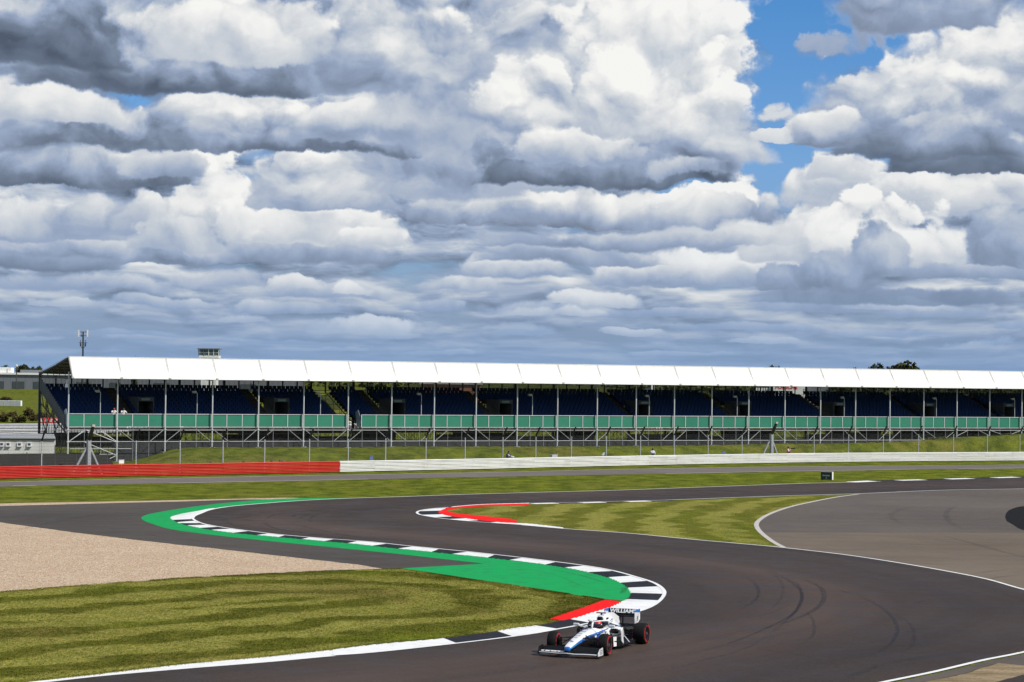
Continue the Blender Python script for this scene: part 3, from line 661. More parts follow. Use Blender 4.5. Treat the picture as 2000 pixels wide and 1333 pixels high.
KI = [(372, 1014.5), (375, 1018), (389, 1023), (400, 1026), (421, 1030), (451, 1034), (481, 1038), (522, 1043.5), (557, 1046.5), (607, 1051), (651, 1054.5), (697, 1058), (755, 1063.5), (804, 1068.5), (860, 1073.5), (909, 1078.5), (965, 1084.5), (1021, 1091), (1084, 1099), (1135, 1106.5), (1189, 1116), (1230, 1126), (1262, 1135.5), (1284, 1147), (1293, 1161), (1284, 1174)]
cu = frac_on(K1o, KO)
kerb(K1o, K1i, 0, True, cuts=[0] + cu + [1.0], cuts_i=[0] + frac_on(K1i, KI) + [1.0])
K1bi = Lseg((650, 1281), (1275, 1182))
K1bo = G2([(650, 1270.8), (755, 1259), (867, 1248.8), (972, 1234.8), (1000, 1229.6), (1048, 1224), (1096, 1214.4), (1115, 1211.4), (1160, 1198.4), (1200, 1185.6), (1217, 1176.6)], 8)
cb = frac_on(K1bo, [(867, 1248.8), (972, 1234.8), (1048, 1224), (1115, 1211.4)])
kerb(K1bo, K1bi, 0, True, cuts=[0] + cb + [1.0], cuts_i=[0] + frac_on(K1bi, [(891, 1257.6), (1000, 1242.8), (1089, 1229.4), (1150, 1217)]) + [1.0])
struct(sheet('white_line', Lseg((-100, 1349), (650, 1281)) + [gp(*p) for p in [(656, 1280.4), (656, 1269.6), (525, 1283.6), (350, 1299.3), (175, 1320), (60, 1333), (-100, 1348)]], .014, WHITE, None, 0, .5))
# K2: island nose
K2o = Rseg((1100, 1032.9), (1033, 984))
K2i = G2([(1100, 1031.4), (1020, 1023.2), (988, 1022.2), (940, 1018), (908, 1013.6), (870, 1008), (853, 1001), (864, 995.6), (876, 991.6), (908, 988.3), (940, 986.0), (1033, 983.4)], 8)
c2 = frac_on(K2o, [(955, 1021.8), (912, 1018.4), (878, 1015), (848, 1011), (824, 1006.5), (821, 999.4), (850, 994.2), (880, 991.6)])
kerb(K2i, K2o, 0, True, cuts=[0] + c2 + [1.0])
# K3: far exit kerb, right
K3i = Lseg((1670, 942.6), (2300, 926)); K3o = offset(K3i, 1.1)
kerb(K3o, K3i, 14, True)
K4 = Rseg((1033, 984), (1300, 977.7)); kerb(offset(K4, -.7), K4, 6, True)
# --- tyre marks on the asphalt and on the green
def skid_b(nt, b):
    t = T(nt); uvv, u, v = t.uv()
    edge = t.m('MULTIPLY', v, t.m('SUBTRACT', 1.0, v)); sp_ = t.n('ShaderNodeAttribute'); sp_.attribute_name = 'fade'
    n1 = t.noise(1.0, 5, .7, vec=uvv, sc=(.8, 7, 1))
    al = t.m('MULTIPLY', t.m('MULTIPLY', t.ss(edge, 0.0, .2), t.ss(n1, .25, .6)), sp_.outputs['Fac'])
    t.L(t.m('MULTIPLY', al, .55), b.inputs['Alpha'])
SKID = mat('tyre_rubber_mark', (.012, .011, .012), .55, build=skid_b)
def skid(px, w=.28, strength=1.0, z=0.0185):
    w *= .62; strength *= .8
    pts = resample(G2(px, 8), step=.5); n = len(pts)
    A_ = offset(pts, w / 2); B_ = offset(pts, -w / 2)
    o = grid('skid_mark', A_, B_, n, 5, z, SKID, track)
    o.location.z = z - track.location.z
    at_ = o.data.attributes.new('fade', 'FLOAT', 'POINT')
    for i in range(n):
        f = min(1, i / (n * .25), (n - 1 - i) / (n * .25)) * strength
        for j in range(5): at_.data[i * 5 + j].value = f
c8 = lambda L_: [(1300 + .35 * x, 900 + .35 * y) for x, y in L_]
for L_, w, s_k in [([(440, 640), (500, 690), (520, 735), (490, 790), (380, 850)], .3, .9), ([(520, 600), (620, 650), (655, 740), (600, 820), (520, 870)], .25, .55),
                ([(560, 600), (700, 680), (760, 740), (740, 820), (680, 890), (560, 990)], .32, .8), ([(600, 630), (720, 680), (760, 760), (720, 850), (600, 920), (300, 1040), (0, 1110)], .3, .85),
                ([(740, 650), (850, 700), (885, 750), (850, 820), (740, 880), (560, 940)], .42, .95), ([(780, 830), (825, 900), (820, 980), (740, 1040)], .25, .6),
                ([(1050, 740), (1200, 820), (1285, 910), (1280, 990), (1190, 1070), (1050, 1110)], .32, .9), ([(1220, 830), (1350, 900), (1385, 980), (1340, 1060), (1200, 1090)], .26, .55),
                ([(960, 720), (1020, 740), (1060, 745)], .3, .7), ([(1380, 810), (1440, 785), (1480, 780)], .25, .6), ([(400, 880), (560, 860), (700, 800)], .24, .4), ([(860, 1110), (700, 1080), (500, 1050)], .25, .45),
                ([(0, 1180), (200, 1120), (420, 1060), (600, 960)], .3, .4), ([(960, 1240), (1100, 1180), (1300, 1120), (1600, 1080)], .6, .35)]:
    skid(c8(L_), w, s_k)
c2 = lambda L_: [(260 + .23 * x, 940 + .23 * y) for x, y in L_]
for L_, w, s_k in [([(780, 330), (860, 380), (1000, 410), (1200, 440)], .4, .6), ([(900, 320), (1100, 270), (1400, 240)], .5, .5), ([(1110, 340), (1200, 400), (1500, 450), (1900, 500)], .45, .8), ([(1110, 340), (1200, 290), (1400, 265), (1700, 235)], .45, .6), ([(1310, 350), (1500, 400), (1800, 460), (2100, 500)], .45, .7), ([(1350, 310), (1380, 285)], .6, .9), ([(1500, 360), (1520, 310), (1620, 270), (1900, 230)], .4, .6), ([(1420, 330), (1440, 300), (1520, 280)], .4, .6), ([(800, 330), (1000, 300), (1300, 280)], .6, .4)]:
    skid(c2(L_), w, s_k)
for L_, w, s_k in [([(1070, 1112), (1130, 1124), (1190, 1141)], .22, 1.), ([(1000, 1106), (1090, 1126), (1140, 1146), (1160, 1149), (1215, 1147)], .10, .8), ([(1020, 1100), (1100, 1112), (1180, 1132), (1220, 1146)], .10, .6), ([(1215, 1160), (1222, 1152), (1220, 1146)], .30, .7), ([(1211, 1162), (1216, 1154), (1215, 1147)], .25, .6)]:
    skid(L_, w, s_k)
for L_, w, s_k in [([(0, 1055 - 10), (60, 1030), (150, 1012), (250, 1000)], .5, .4), ([(285, 1042), (310, 1049), (340, 1052), (420, 1060)], .3, .6), ([(330, 1037), (350, 1043), (380, 1047)], .2, .7), ([(0, 1003), (150, 1006), (260, 1012)], .8, .35), ([(350, 1060), (480, 1070), (700, 1095)], .5, .35), ([(1830, 1043), (1900, 1062), (1990, 1086), (2060, 1100)], .8, .35), ([(1890, 1122), (1940, 1116), (1975, 1112)], .35, .6), ([(1920, 1134), (1965, 1126), (2020, 1122)], .35, .55), ([(1700, 1048), (1800, 1052), (1900, 1064)], .6, .3), ([(1870, 985), (1850, 1000), (1855, 1020), (1890, 1038)], .8, .35), ([(1780, 990), (1740, 1005), (1760, 1025)], .8, .3)]:
    skid(L_, w, s_k, 0.0125)

# --- short tufts standing out of the mown turf, so the grass edges and surface are not flat
def tuft_b(nt, b):
    t = T(nt); n = t.noise(.5, 4, .6); g = t.noise(7.0, 3, .7)
    c = t.mix(t.ss(n, .35, .65), (.075, .105, .012), (.150, .155, .030)); c = t.mix(t.ss(g, .55, .7, 0, .7), c, (.26, .21, .07)); c = t.mix(t.ss(g, .42, .30, 0, .6), c, (.03, .05, .006))
    t.L(c, b.inputs['Base Color'])
TUFT = mat('grass_blades', rough=.95, spec=.04, build=tuft_b)
def tufts(name, pick, n, hgt, wid, label=None):
    rn = random.Random(len(name)); vs = []; fs = []
    for k in range(n):
        p = pick(rn)
        if p is None: continue
        for q in range(2):
            a_ = rn.uniform(0, pi); h_ = hgt * rn.uniform(.5, 1.5); w_ = wid * rn.uniform(.6, 1.4); lx, ly = rn.uniform(-1, 1) * h_ * .6, rn.uniform(-1, 1) * h_ * .6
            x, y = p.x + rn.uniform(-.06, .06), p.y + rn.uniform(-.06, .06); b = len(vs)
            vs += [(x - cos(a_) * w_, y - sin(a_) * w_, 0), (x + cos(a_) * w_, y + sin(a_) * w_, 0), (x + lx, y + ly, h_)]; fs.append((b, b + 1, b + 2))
    me = bpy.data.meshes.new(name); me.from_pydata(vs, [], fs); me.materials.append(INFIELD); o = link(name, me, None, (0, 0, .004)); tag(o, kind='stuff'); return o
def pick_inf(rn):
    f = rn.random(); v = rn.random() ** 1.15
    i = min(int(f * 119), 118); g = f * 119 - i
    if rn.random() < .10: v = rn.uniform(-.004, .015)
    elif rn.random() < .08: v = rn.uniform(.985, 1.008)
    a_ = lowc[i].lerp(lowc[i + 1], g); b_ = upc[i].lerp(upc[i + 1], g); p = a_.lerp(b_, v)
    return p if mnoise.noise(p * .9) > -.35 else None
tufts('turf_tufts', pick_inf, 90000, .026, .014)
# =================================================================== grandstand frame: s along, d back, z up
TH = radians(27.65); SX0, SY0 = -43.63, 227.17
ts = Vector((cos(TH), sin(TH), 0)); tn = Vector((-sin(TH), cos(TH), 0)); SB = Vector((SX0, SY0, 0))
def Sw(s, d, z=0.0): return SB + ts * s + tn * d + Vector((0, 0, z))
def s_at(px, d, py=800):
    u, _ = pixray(px, py)     # X = u*Y
    # (SX0 + s c - d s') = u (SY0 + s s' + d c)
    c, q = cos(TH), sin(TH)
    return (u * (SY0 + d * c) - SX0 + d * q) / (c - u * q)
# --- bank in front of the stand and the level ground behind it
def sm(a, b, x): t = min(1, max(0, (x - a) / (b - a))); return t * t * (3 - 2 * t)
BARR = [(-400, 951), (0, 936), (330, 929.6), (662, 923), (900, 917.8), (1425, 906.3), (1700, 902.6), (2000, 900.4), (2400, 896)]
barr = resample(G2(BARR, 10), step=.5)
def stand_sd(p): v = p - SB; return v.dot(ts), v.dot(tn)
barr_sd = [stand_sd(p) for p in barr]
def barrier_d(s):
    for (s0, d0), (s1, d1) in zip(barr_sd, barr_sd[1:]):
        if s0 <= s <= s1: return d0 + (d1 - d0) * (s - s0) / max(s1 - s0, 1e-6)
    return barr_sd[0][1] if s < barr_sd[0][0] else barr_sd[-1][1]
def hill(s, d):
    top = 1.62 + .25 * sm(60, 95, s) + 1.25 * sm(92, 128, s)
    bd = barrier_d(s) + 1.8
    right = sm(2.0, 9.0, s - .35 * (d + 10))
    front = sm(bd, -1.2, d) ** .85 if d > bd else 0
    back = .25 * sm(-14, 2, d) + 1.37 * sm(12, 30, d)
    z = top * front * right + back * (1 - right)
    n = mnoise.noise(Vector((s * .15, d * .15, 3))) * .12 + mnoise.noise(Vector((s * .5, d * .5, 9))) * .04
    return z + n * min(1, max(0, (d - bd) / 3)) - .015 * (0 if d > bd else 1)
ds = [-60, -50] + [-45 + i * 1.5 for i in range(30)] + [2, 5, 8, 11, 14, 18, 24, 32, 45, 70, 110, 200, 400, 900, 2000, 6000, 20000]
ss_ = [-9000, -2500, -700, -250, -120, -70] + [-50 + 1.5 * i for i in range(145)] + [175, 185, 200, 240, 320, 600, 1500, 5000, 15000]
mb = MB(); idx = {}
for i, s in enumerate(ss_):
    bd = barrier_d(min(max(s, -60), 160)) + 1.6
    for j, d in enumerate(ds):
        dd = d if d > -1 else bd + (-1 - bd) * (j / (len([x for x in ds if x <= -1]) - 1))
        z = hill(min(max(s, -100), 200), dd)
        mb.v.append(tuple(Sw(s, dd, z)))
nj = len(ds)
for i in range(len(ss_) - 1):
    for j in range(nj - 1): mb.f.append((i * nj + j, (i + 1) * nj + j, (i + 1) * nj + j + 1, i * nj + j + 1)); mb.mi.append(0)
bank = struct(mb.build('embankment', GRASS_BANK, smooth=True))

# ------------------------------------------------------------------ stand materials
def membrane_b(nt, b):
    t = T(nt); n = t.noise(.5, 5, .65, sc=(1, 1, .3)); o = t.n('ShaderNodeObjectInfo'); c = t.mix(t.ss(n, .4, .75, 0, .35), (.72, .705, .67), (.58, .56, .50)); t.L(t.mix(t.m('MULTIPLY', o.outputs['Random'], .22), c, (.56, .55, .52)), b.inputs['Base Color'])
MEMB = mat('white_roof_membrane', rough=.5, spec=.4, build=membrane_b)
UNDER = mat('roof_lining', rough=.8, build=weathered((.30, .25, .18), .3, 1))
def greenp_b(nt, b):
    t = T(nt); n = t.noise(.6, 4, .6); o = t.n('ShaderNodeObjectInfo')
    c = t.mix(t.ss(n, .3, .8, 0, .6), (.030, .200, .128), (.050, .245, .165)); c = t.mix(t.m('MULTIPLY', o.outputs['Random'], .5), c, (.026, .165, .105))
    t.L(c, b.inputs['Base Color'])
GREENB = mat('green_board', rough=.45, spec=.4, build=greenp_b)
SEATM = mat('blue_plastic_seat', rough=.55, spec=.15, build=weathered((.014, .046, .140), .35, .8, (.010, .028, .09)))
DECK = mat('stand_decking', rough=.8, build=weathered((.045, .043, .040), .4, 1.5, (.08, .075, .065)))
STAIR = mat('stair_treads', rough=.8, build=weathered((.15, .125, .095), .4, 2))
VOM = mat('entrance_boarding', rough=.8, build=weathered((.10, .105, .105), .4, 2))
SIGNG = mat('pale_green_sign', (.22, .34, .28), .5)
LAMPM = mat('lamp_housing', (.42, .40, .34), .5)
STEEL2 = mat('dull_scaffold_steel', rough=.6, metal=.1, build=weathered((.40, .42, .43), .5, 3))
stand = tag(empty('grandstand', SB, TH), 'long roofed grandstand with white membrane roof, rows of blue seats and green front boards', 'grandstand')
NB = 27; BAY = 5.0; EAVE = 8.55; RIDGE = 10.62; REAR = 9.0; DE = -1.28; DR = .12; DB = 10.1
# roof: each bay one tensioned membrane over the ridge
def roof_panel_mesh():
    mb = MB(); th = .05
    prof = [(DE, EAVE - .02), (DE + .02, EAVE + .12), (DE * .45 + DR * .55, EAVE + 1.12), (DR, RIDGE), (DR + 1.2, RIDGE - .17), (5, RIDGE - .82), (DB + .3, REAR)]
    N_ = 8
    for side in (0, 1):
        for i in range(N_ + 1):
            f = i / N_; sag = sin(pi * f)
            for (d, z) in prof:
                zz = z - (.07 * sag if d > DR else 0) - (th if side else 0); mb.v.append((.004 + f * (BAY - .008), d + (.05 if side and d < DR else 0), zz))
    n = len(prof); off = (N_ + 1) * n
    for i in range(N_):
        for j in range(n - 1):
            a_ = i * n + j; mb.f.append((a_, a_ + n, a_ + n + 1, a_ + 1)); mb.mi.append(0)
            a_ += off; mb.f.append((a_ + 1, a_ + n + 1, a_ + n, a_)); mb.mi.append(1)
    return mb.mesh('roof_panel', [MEMB, UNDER], True)
rp = roof_panel_mesh()
for k in range(NB): link('roof_panel', rp, stand, (k * BAY, 0, 0))
rib = MB()
for e_ in (-.055, .055): rib.tube([(e_, DE - .03, EAVE + .02), (e_, DE * .45 + DR * .55, EAVE + 1.16), (e_, DR, RIDGE + .03), (e_, DB + .3, REAR + .04)], .014, 5)
rib.box((0, DE - .02, EAVE + .05), (.22, .10, .16))
ribm = rib.mesh('roof_rib', mat('pale_roof_strap', rough=.6, build=weathered((.50, .49, .47), .3, 2)))
for k in range(NB + 1): link('roof_rib', ribm, stand, (k * BAY, 0, 0))
eg = MB(); eg.tube([(0, DE, EAVE - .03), (NB * BAY, DE, EAVE - .03)], .04, 6); eg.build('eave_pipe', STEEL, stand)
rg = MB(); rg.tube([(0, DR, RIDGE + .02), (NB * BAY, DR, RIDGE + .02)], .035, 6); rg.build('ridge_pipe', STEEL, stand)
# rafters and purlins under the roof
raf = MB(); raf.bar((0, DE + .1, EAVE - .02), (0, DR, RIDGE - .15), .12); raf.bar((0, DR, RIDGE - .15), (0, DB, REAR - .15), .14); raf.bar((0, 0, EAVE - .1), (0, DB, REAR - .3), .09)
for q in range(5):
    d = 1 + q * 2; raf.bar((0, d, EAVE - .05 + q * .07), (0, d + 1, RIDGE - .25 - (d + 1) * .155), .05)
rafm = raf.mesh('rafter', DARKSTEEL)
for k in range(NB + 1): link('rafter', rafm, stand, (k * BAY, 0, 0))
for d in (1.8, 3.6, 5.4, 7.2, 9.0):
    m_ = MB(); m_.bar((0, d, RIDGE - .16 - (d - .12) * .163), (NB * BAY, d, RIDGE - .16 - (d - .12) * .163), .09); m_.build('purlin', DARKSTEEL, stand)
# columns
colb = MB(); colb.tube([(0, 0, 0), (0, 0, EAVE + .8)], .075, 8)
colb.box((0, 0, 2.2), (.24, .24, .14)); colb.box((0, 0, 3.45), (.22, .22, .12))
def ground_under(s, d): return hill(s, d) if True else 0
for k in range(NB + 1):
    z0 = hill(k * BAY, 0) - .1
    m_ = MB(); m_.tube([(0, 0, z0), (0, 0, EAVE + .6)], .072, 8); m_.box((0, 0, 2.25), (.22, .22, .13)); m_.box((0, 0, 3.45), (.20, .20, .11)); m_.box((0, 0, z0 + .1), (.5, .5, .08))
    m_.build('column', STEEL, stand).location = (k * BAY, 0, 0)
    z1 = hill(k * BAY, DB) - .1
    m_ = MB(); m_.bar((0, DB, z1), (0, DB, REAR + .1), .22); m_.build('rear_column', DARKSTEEL, stand).location = (k * BAY, 0, 0)
# front boards (three per bay) with posts and rails; a gap where the two halves of the stand part
PT, PB = 4.98, 3.72; DP = .32
pan = MB(); pan.box((BAY / 6, DP, (PT + PB) / 2), (BAY / 3 - .09, .03, PT - PB - .08)); panm = pan.mesh('front_board', GREENB)
pst = MB(); pst.box((0, DP - .03, (PT + PB) / 2), (.07, .07, PT - PB + .06)); pstm = pst.mesh('board_post', STEEL)
GAP0, GAP1 = 30.0, 31.67
for k in range(NB * 3):
    s = k * BAY / 3
    if abs(s - GAP0) > .1: link('front_board', panm, stand, (s, 0, 0))
    link('board_post', pstm, stand, (s, 0, 0))
for a_, b_ in ((0, GAP0), (GAP1, NB * BAY)):
    for z in (PT + .02, PB - .02):
        m_ = MB(); m_.bar((a_, DP - .04, z), (b_, DP - .04, z), .065); m_.build('board_rail', STEEL, stand)
# scaffolding: front plane tubes one by one, the thicket behind them as one mass
for k in range(NB):
    s = k * BAY
    for z in (3.40, 2.25):
        if z < hill(s + 2.5, 0) + .1: continue
        m_ = MB(); m_.tube([(s, 0, z), (s + BAY, 0, z)], .038, 6); m_.build('scaffold_rail', STEEL2, stand)
    for q in (1, 2):
        sx = s + q * BAY / 3; m_ = MB(); m_.tube([(sx, .05, hill(sx, 0) - .05), (sx, .05, PB)], .020, 5); m_.build('scaffold_upright', STEEL2, stand)
    lo = max(2.25, hill(s + 2.5, 0) + .15)
    if lo < 3.0:
        for (a_, b_) in (((s + .1, lo), (s + 1.55, 3.36)), ((s + 3.45, 3.36), (s + 4.9, lo))) if k % 2 == 0 else (((s + 1.77, lo), (s + .25, 3.36)), ((s + 4.75, 3.36), (s + 3.4, lo))):
            m_ = MB(); m_.tube([(a_[0], -.04, a_[1]), (b_[0], -.04, b_[1])], .030, 6); m_.build('scaffold_brace', STEEL2, stand)
for (a_, b_) in (((.05, 2.25), (1.7, 3.38)), ((1.9, 3.38), (4.9, 2.2)), ((1.7, 2.2), (4.8, .95)), ((4.95, 2.2), (1.8, 3.4)), ((3.3, 3.3), (4.9, 2.3)), ((5, .9), (3.4, .15))):
    m_ = MB(); m_.tube([(a_[0], -.06, a_[1]), (b_[0], -.06, b_[1])], .036, 6); m_.build('scaffold_brace', STEEL, stand)
for z in (1.55, 1.0):
    m_ = MB(); m_.tube([(0.2 if z > 1.2 else 3.2, -.05, z), (6.5 if z > 1.2 else 5, -.05, z)], .035, 6); m_.build('scaffold_rail', STEEL2, stand)
th_ = MB(); rnd = random.Random(4)
def rake(d): return 3.55 + (d - 1.3) * .43     # underside of the seating
for k in range(NB * 3 + 1):
    s = k * BAY / 3
    for q, d in enumerate((1.3, 3.4, 5.6, 7.8, 9.9)):
        z0 = hill(s, d) - .05; z1 = rake(d)
        th_.tube([(s, d, z0), (s, d, z1)], .026, 4, caps=False)
        if q and k % 3 == 0: th_.tube([(s, d - 2.1, z0 + .4), (s, d, z1 - .3)], .022, 4, caps=False); th_.tube([(s, d - 2.1, rake(d - 2.1) - .2), (s, d, z0 + .5)], .022, 4, caps=False)
        if k < NB * 3:
            for zz in (z0 + .55, z1 - .35):
                th_.tube([(s, d, zz), (s + BAY / 3, d, zz)], .022, 4, caps=False)
            if rnd.random() < .75:
                if rnd.random() < .5: th_.tube([(s, d, z0 + .55), (s + BAY / 3, d, min(z1 - .35, z0 + 2.2))], .02, 4, caps=False)
                else: th_.tube([(s + BAY / 3, d, z0 + .55), (s, d, min(z1 - .35, z0 + 2.2))], .02, 4, caps=False)
    th_.bar((s, 1.2, 3.55), (s, 9.9, rake(9.9)), .07)
for d in (1.3, 9.9): th_.bar((0, d, rake(d) - .1), (NB * BAY, d, rake(d) - .1), .06)
tag(th_.build('scaffold_tubes', DARKSTEEL, stand), kind='stuff')
pads = MB()
for k in range(NB * 3 + 1):
    for d in (0, 1.3, 3.4, 5.6, 7.8): pads.box((k * BAY / 3, d, hill(k * BAY / 3, d) + .02), (.4, .5, .08))
tag(pads.build('sole_boards', DECK, stand), kind='stuff')
# dark boards added to darken the view under the stand, front foot and back
for k in range(NB):
    s = k * BAY
    if k > 0:
        zt_ = 2.18; zb_ = hill(s + 2.5, 1.0)
        if zt_ - zb_ > .1: m_ = MB(); m_.box((s + BAY / 2, 1.0, (zt_ + zb_) / 2 - .1), (BAY - .03, .04, zt_ - zb_ + .2)); m_.build('dark_fill_front', BLACKM, stand)
    if k % 5 != 3: m_ = MB(); h_ = (2.9, 2.5, 3.3, 2.5, 2.7)[k % 5]; m_.box((s + BAY / 2, 9.7, (h_ + 1.4) / 2), (BAY - .03, .04, h_ - 1.4)); m_.build('dark_fill_rear', BLACKM if k % 3 else DECK, stand)
    if k in (2, 4, 7, 9, 12, 15, 16, 19, 20, 21, 22, 23, 24): m_ = MB(); m_.plate([(s + .6, 6.4, 1.5), (s + 3.0, 6.4, 1.5), (s + 3.9, 6.4, 3.9), (s + .2, 6.4, 3.9)], .05); m_.build('entrance_shaft', BLACKM, stand)
# seating rows
ROWS = 13; D0 = 1.55; DSTEP = .675; Z0 = 3.86; ZSTEP = .288
vom_px = [283, 548, 775, 985, 1256, 1452, 1637, 1812, 1968]
vom = [s_at(x, 4.2) for x in vom_px]
aisles = []      # s of the aisle per row is constant
for v in vom: aisles.append(v - 1.9)
aisles += [GAP0 + .8]
def blocked(s, i):
    for a_ in aisles[:-1]:
        if abs(s - a_) < .62: return True
    if GAP0 - .25 < s < GAP1 + .1 + .1: return True
    for v in vom:
        if i <= 8 and abs(s - v) < .95: return True
        if i <= 2 and -1.2 < s - v < 3.0: return True
    return False
seats = MB(); deck = MB(); stairs = MB()
for i in range(ROWS):
    d = D0 + i * DSTEP; z = Z0 + i * ZSTEP
    run = None; s = .25
    while s < NB * BAY - .2:
        b_ = blocked(s, i)
        if not b_:
            seats.box((s, d + .22, z + .24), (.43, .36, .05)); 
            Rm = Matrix.Rotation(-.20, 3, 'X'); seats.box((s, d + .43, z + .43), (.43, .05, .36), 0, Rm)
            if run is None: run = s - .25
        if (b_ or s + .5 >= NB * BAY - .2) and run is not None:
            e_ = s - .25 if b_ else s + .25
            deck.box(((run + e_) / 2, d + .33, z - .04), (e_ - run, DSTEP + .02, .05)); deck.box(((run + e_) / 2, d - .0, z - ZSTEP / 2 - .02), (e_ - run, .04, ZSTEP)); run = None
        s += .5
    for a_ in aisles[:-1]:
        for hs in (0, .5):
            stairs.box((a_, d + .16 + hs * DSTEP, z - .03 + hs * ZSTEP), (1.2, .30, .045)); deck.box((a_, d + .33 + hs * DSTEP, z - .02 + hs * ZSTEP), (1.24, .04, .20))
    for hs in (0, .5): deck.box((GAP0 + .2, d + .33 + hs * DSTEP, z - .02 + hs * ZSTEP), (.9, .04, .20)) if i < 9 else None
    for hs in (0, .5): stairs.box((GAP0 + .2, d + .16 + hs * DSTEP, z - .03 + hs * ZSTEP), (.9, .26, .04))
tag(seats.build('seats', SEATM, stand), kind='stuff'); deck.build('seating_deck', DECK, stand); tag(stairs.build('stair_treads', STAIR, stand), kind='stuff')
fl = MB(); fl.box((GAP0 / 2, .95, Z0 - .33), (GAP0, 1.25, .06)); fl.box(((GAP1 + NB * BAY) / 2, .95, Z0 - .33), (NB * BAY - GAP1, 1.25, .06)); fl.build('front_walkway', DECK, stand)
for v in vom:
    m_ = MB()
    m_.box((v, 5.9, 4.9), (1.7, 3.6, .08)); m_.box((v - .82, 5.4, 5.2), (.10, 3.0, 2.9)); m_.box((v + .82, 5.4, 5.2), (.10, 3.0, 2.9)); m_.box((v, 5.3, 6.62), (1.75, 2.9, .10)); m_.box((v, 3.86, 6.42), (1.56, .06, .36))
    m_.box((v, 6.9, 5.2), (1.6, .06, 2.8))
    fr = m_.build('entrance', VOM, stand)
    sg = MB(); sg.box((v - .05, 3.80, 6.44), (.9, .04, .22)); sg.build('entrance_sign', SIGNG, fr)
    w_ = MB()
    for q in range(5): w_.box((v + 1.0 + .08 * q, 3.2 + q * .55, 4.35 + q * .25), (.05, .5, 1.05))
    w_.build('side_wall', VOM, stand)
    # odds and ends on the landing: white-edged steps and rails
    st_ = MB(); rn = random.Random(int(v * 10))
    for q in range(5): st_.box((v + .1 + rn.uniform(-.7, 2.6), 2.3 + rn.uniform(0, .7), 4.3 + rn.uniform(0, .5)), (.28, .05, .10))
    for q in range(3): st_.tube([(v + 1.1 + q * .8, 2.0, 3.9), (v + 1.1 + q * .8, 2.0, 4.9)], .03, 5)
    st_.tube([(v + 1.1, 2.0, 4.9), (v + 2.7, 2.0, 4.9)], .03, 5)
    st_.build('landing_rail', STAIR, stand)
# handrails up the aisles
for a_ in aisles[:-1]:
    m_ = MB(); m_.tube([(a_ + .6, D0, Z0 + .9), (a_ + .6, D0 + 8, Z0 + 8 * .427 + .9)], .025, 5)
    for q in range(6): m_.tube([(a_ + .6, D0 + q * 1.6, Z0 + q * 1.6 * .427), (a_ + .6, D0 + q * 1.6, Z0 + .9 + q * 1.6 * .427)], .02, 5)
    m_.build('handrail', DARKSTEEL, stand)
# lamp poles
for px in (196, 385, 626, 823, 1040, 1268, 1440, 1649, 1829, 1982):
    s = s_at(px, .6)
    m_ = MB(); m_.tube([(s, .62, 3.6), (s, .62, 7.15)], .035, 6); m_.tube([(s, .62, 7.15), (s - .22, .62, 7.25)], .03, 6); o = m_.build('lamp_pole', STEEL, stand)
    h_ = MB(); h_.box((s - .32, .62, 7.27), (.42, .28, .17)); h_.box((s - .32, .52, 7.16), (.34, .20, .06)); h_.build('lamp_head', LAMPM, o)
# rear railing above the top row
rr_ = MB()
for k in range(int(NB * BAY / .14)): rr_.box((k * .14, 10.0, 8.05), (.028, .028, 1.35))
for z in (7.45, 8.72): rr_.bar((0, 10.0, z), (NB * BAY, 10.0, z), .05)
tag(rr_.build('railing_bars', DARKSTEEL, stand), kind='stuff')
rpm = MB(); rpm.box((0, 10.05, 8.0), (.13, .10, 1.6)); rpm = rpm.mesh('railing_post', BLACKM)
for k in range(NB * 3 + 1): link('railing_post', rpm, stand, (k * BAY / 3, 0, 0))
# left end: stepped side screen and raking truss
for q in range(16):
    d = 1.3 + q * .56; z = Z0 + (d - D0) * .427
    m_ = MB(); m_.box((-.04, d, z + .55), (.05, .50, 1.35)); m_.build('side_screen_board', mat_side if q else (globals().__setitem__('mat_side', mat('grey_side_screen', rough=.7, build=weathered((.085, .088, .092), .3, 2))) or mat_side), stand)
m_ = MB(); m_.bar((0, .3, 3.5), (0, 10, 7.4), .16); m_.bar((0, .3, 3.0), (0, 10, 6.0), .10)
for q in range(5): m_.bar((0, 1 + q * 1.9, 3.2 + q * .6), (0, 2 + q * 1.9, 4.2 + q * .75), .07)
m_.build('raking_beam', DARKSTEEL, stand)
for (a_, b_) in (((0, 9.9, .9), (0, 6, 4.9)), ((0, 9.9, 5), (0, 5.6, 1)), ((0, 5.6, 4.9), (0, 2.2, .8)), ((0, 3.2, 3.9), (0, 7.6, 1.2)), ((0, 9.9, 5.4), (0, 7.8, 3.0))):
    m_ = MB(); m_.tube([a_, b_], .045, 5); m_.build('end_brace', DARKSTEEL, stand)
for d in (2.2, 4.8, 7.4):
    m_ = MB(); m_.tube([(0, d, hill(0, d)), (0, d, rake(d) + .2)], .05, 5); m_.build('end_upright', DARKSTEEL, stand)
PLG = mat('clear_end_screen', (.30, .38, .42), .2)
for sx in (.05, GAP1 - .1):
    m_ = MB(); m_.plate([(sx, .45, 3.75), (sx, 1.3, 3.75), (sx, 1.6, 5.3), (sx, .95, 5.5), (sx, .45, 4.9)], .03); m_.build('end_screen', PLG, stand)
# hanging white loudspeaker near the first column
sp_ = MB(); sp_.tube([(-.25, -.2, 8.3), (-.25, -.2, 7.95)], .05, 8); sp_.tube([(-.25, -.2, 7.98), (-.25, -.2, 7.9), (-.25, -.2, 7.6)], [.08, .17, .19], 10); sp_.build('loudspeaker', mat('white_plastic', (.75, .75, .74), .4), stand)

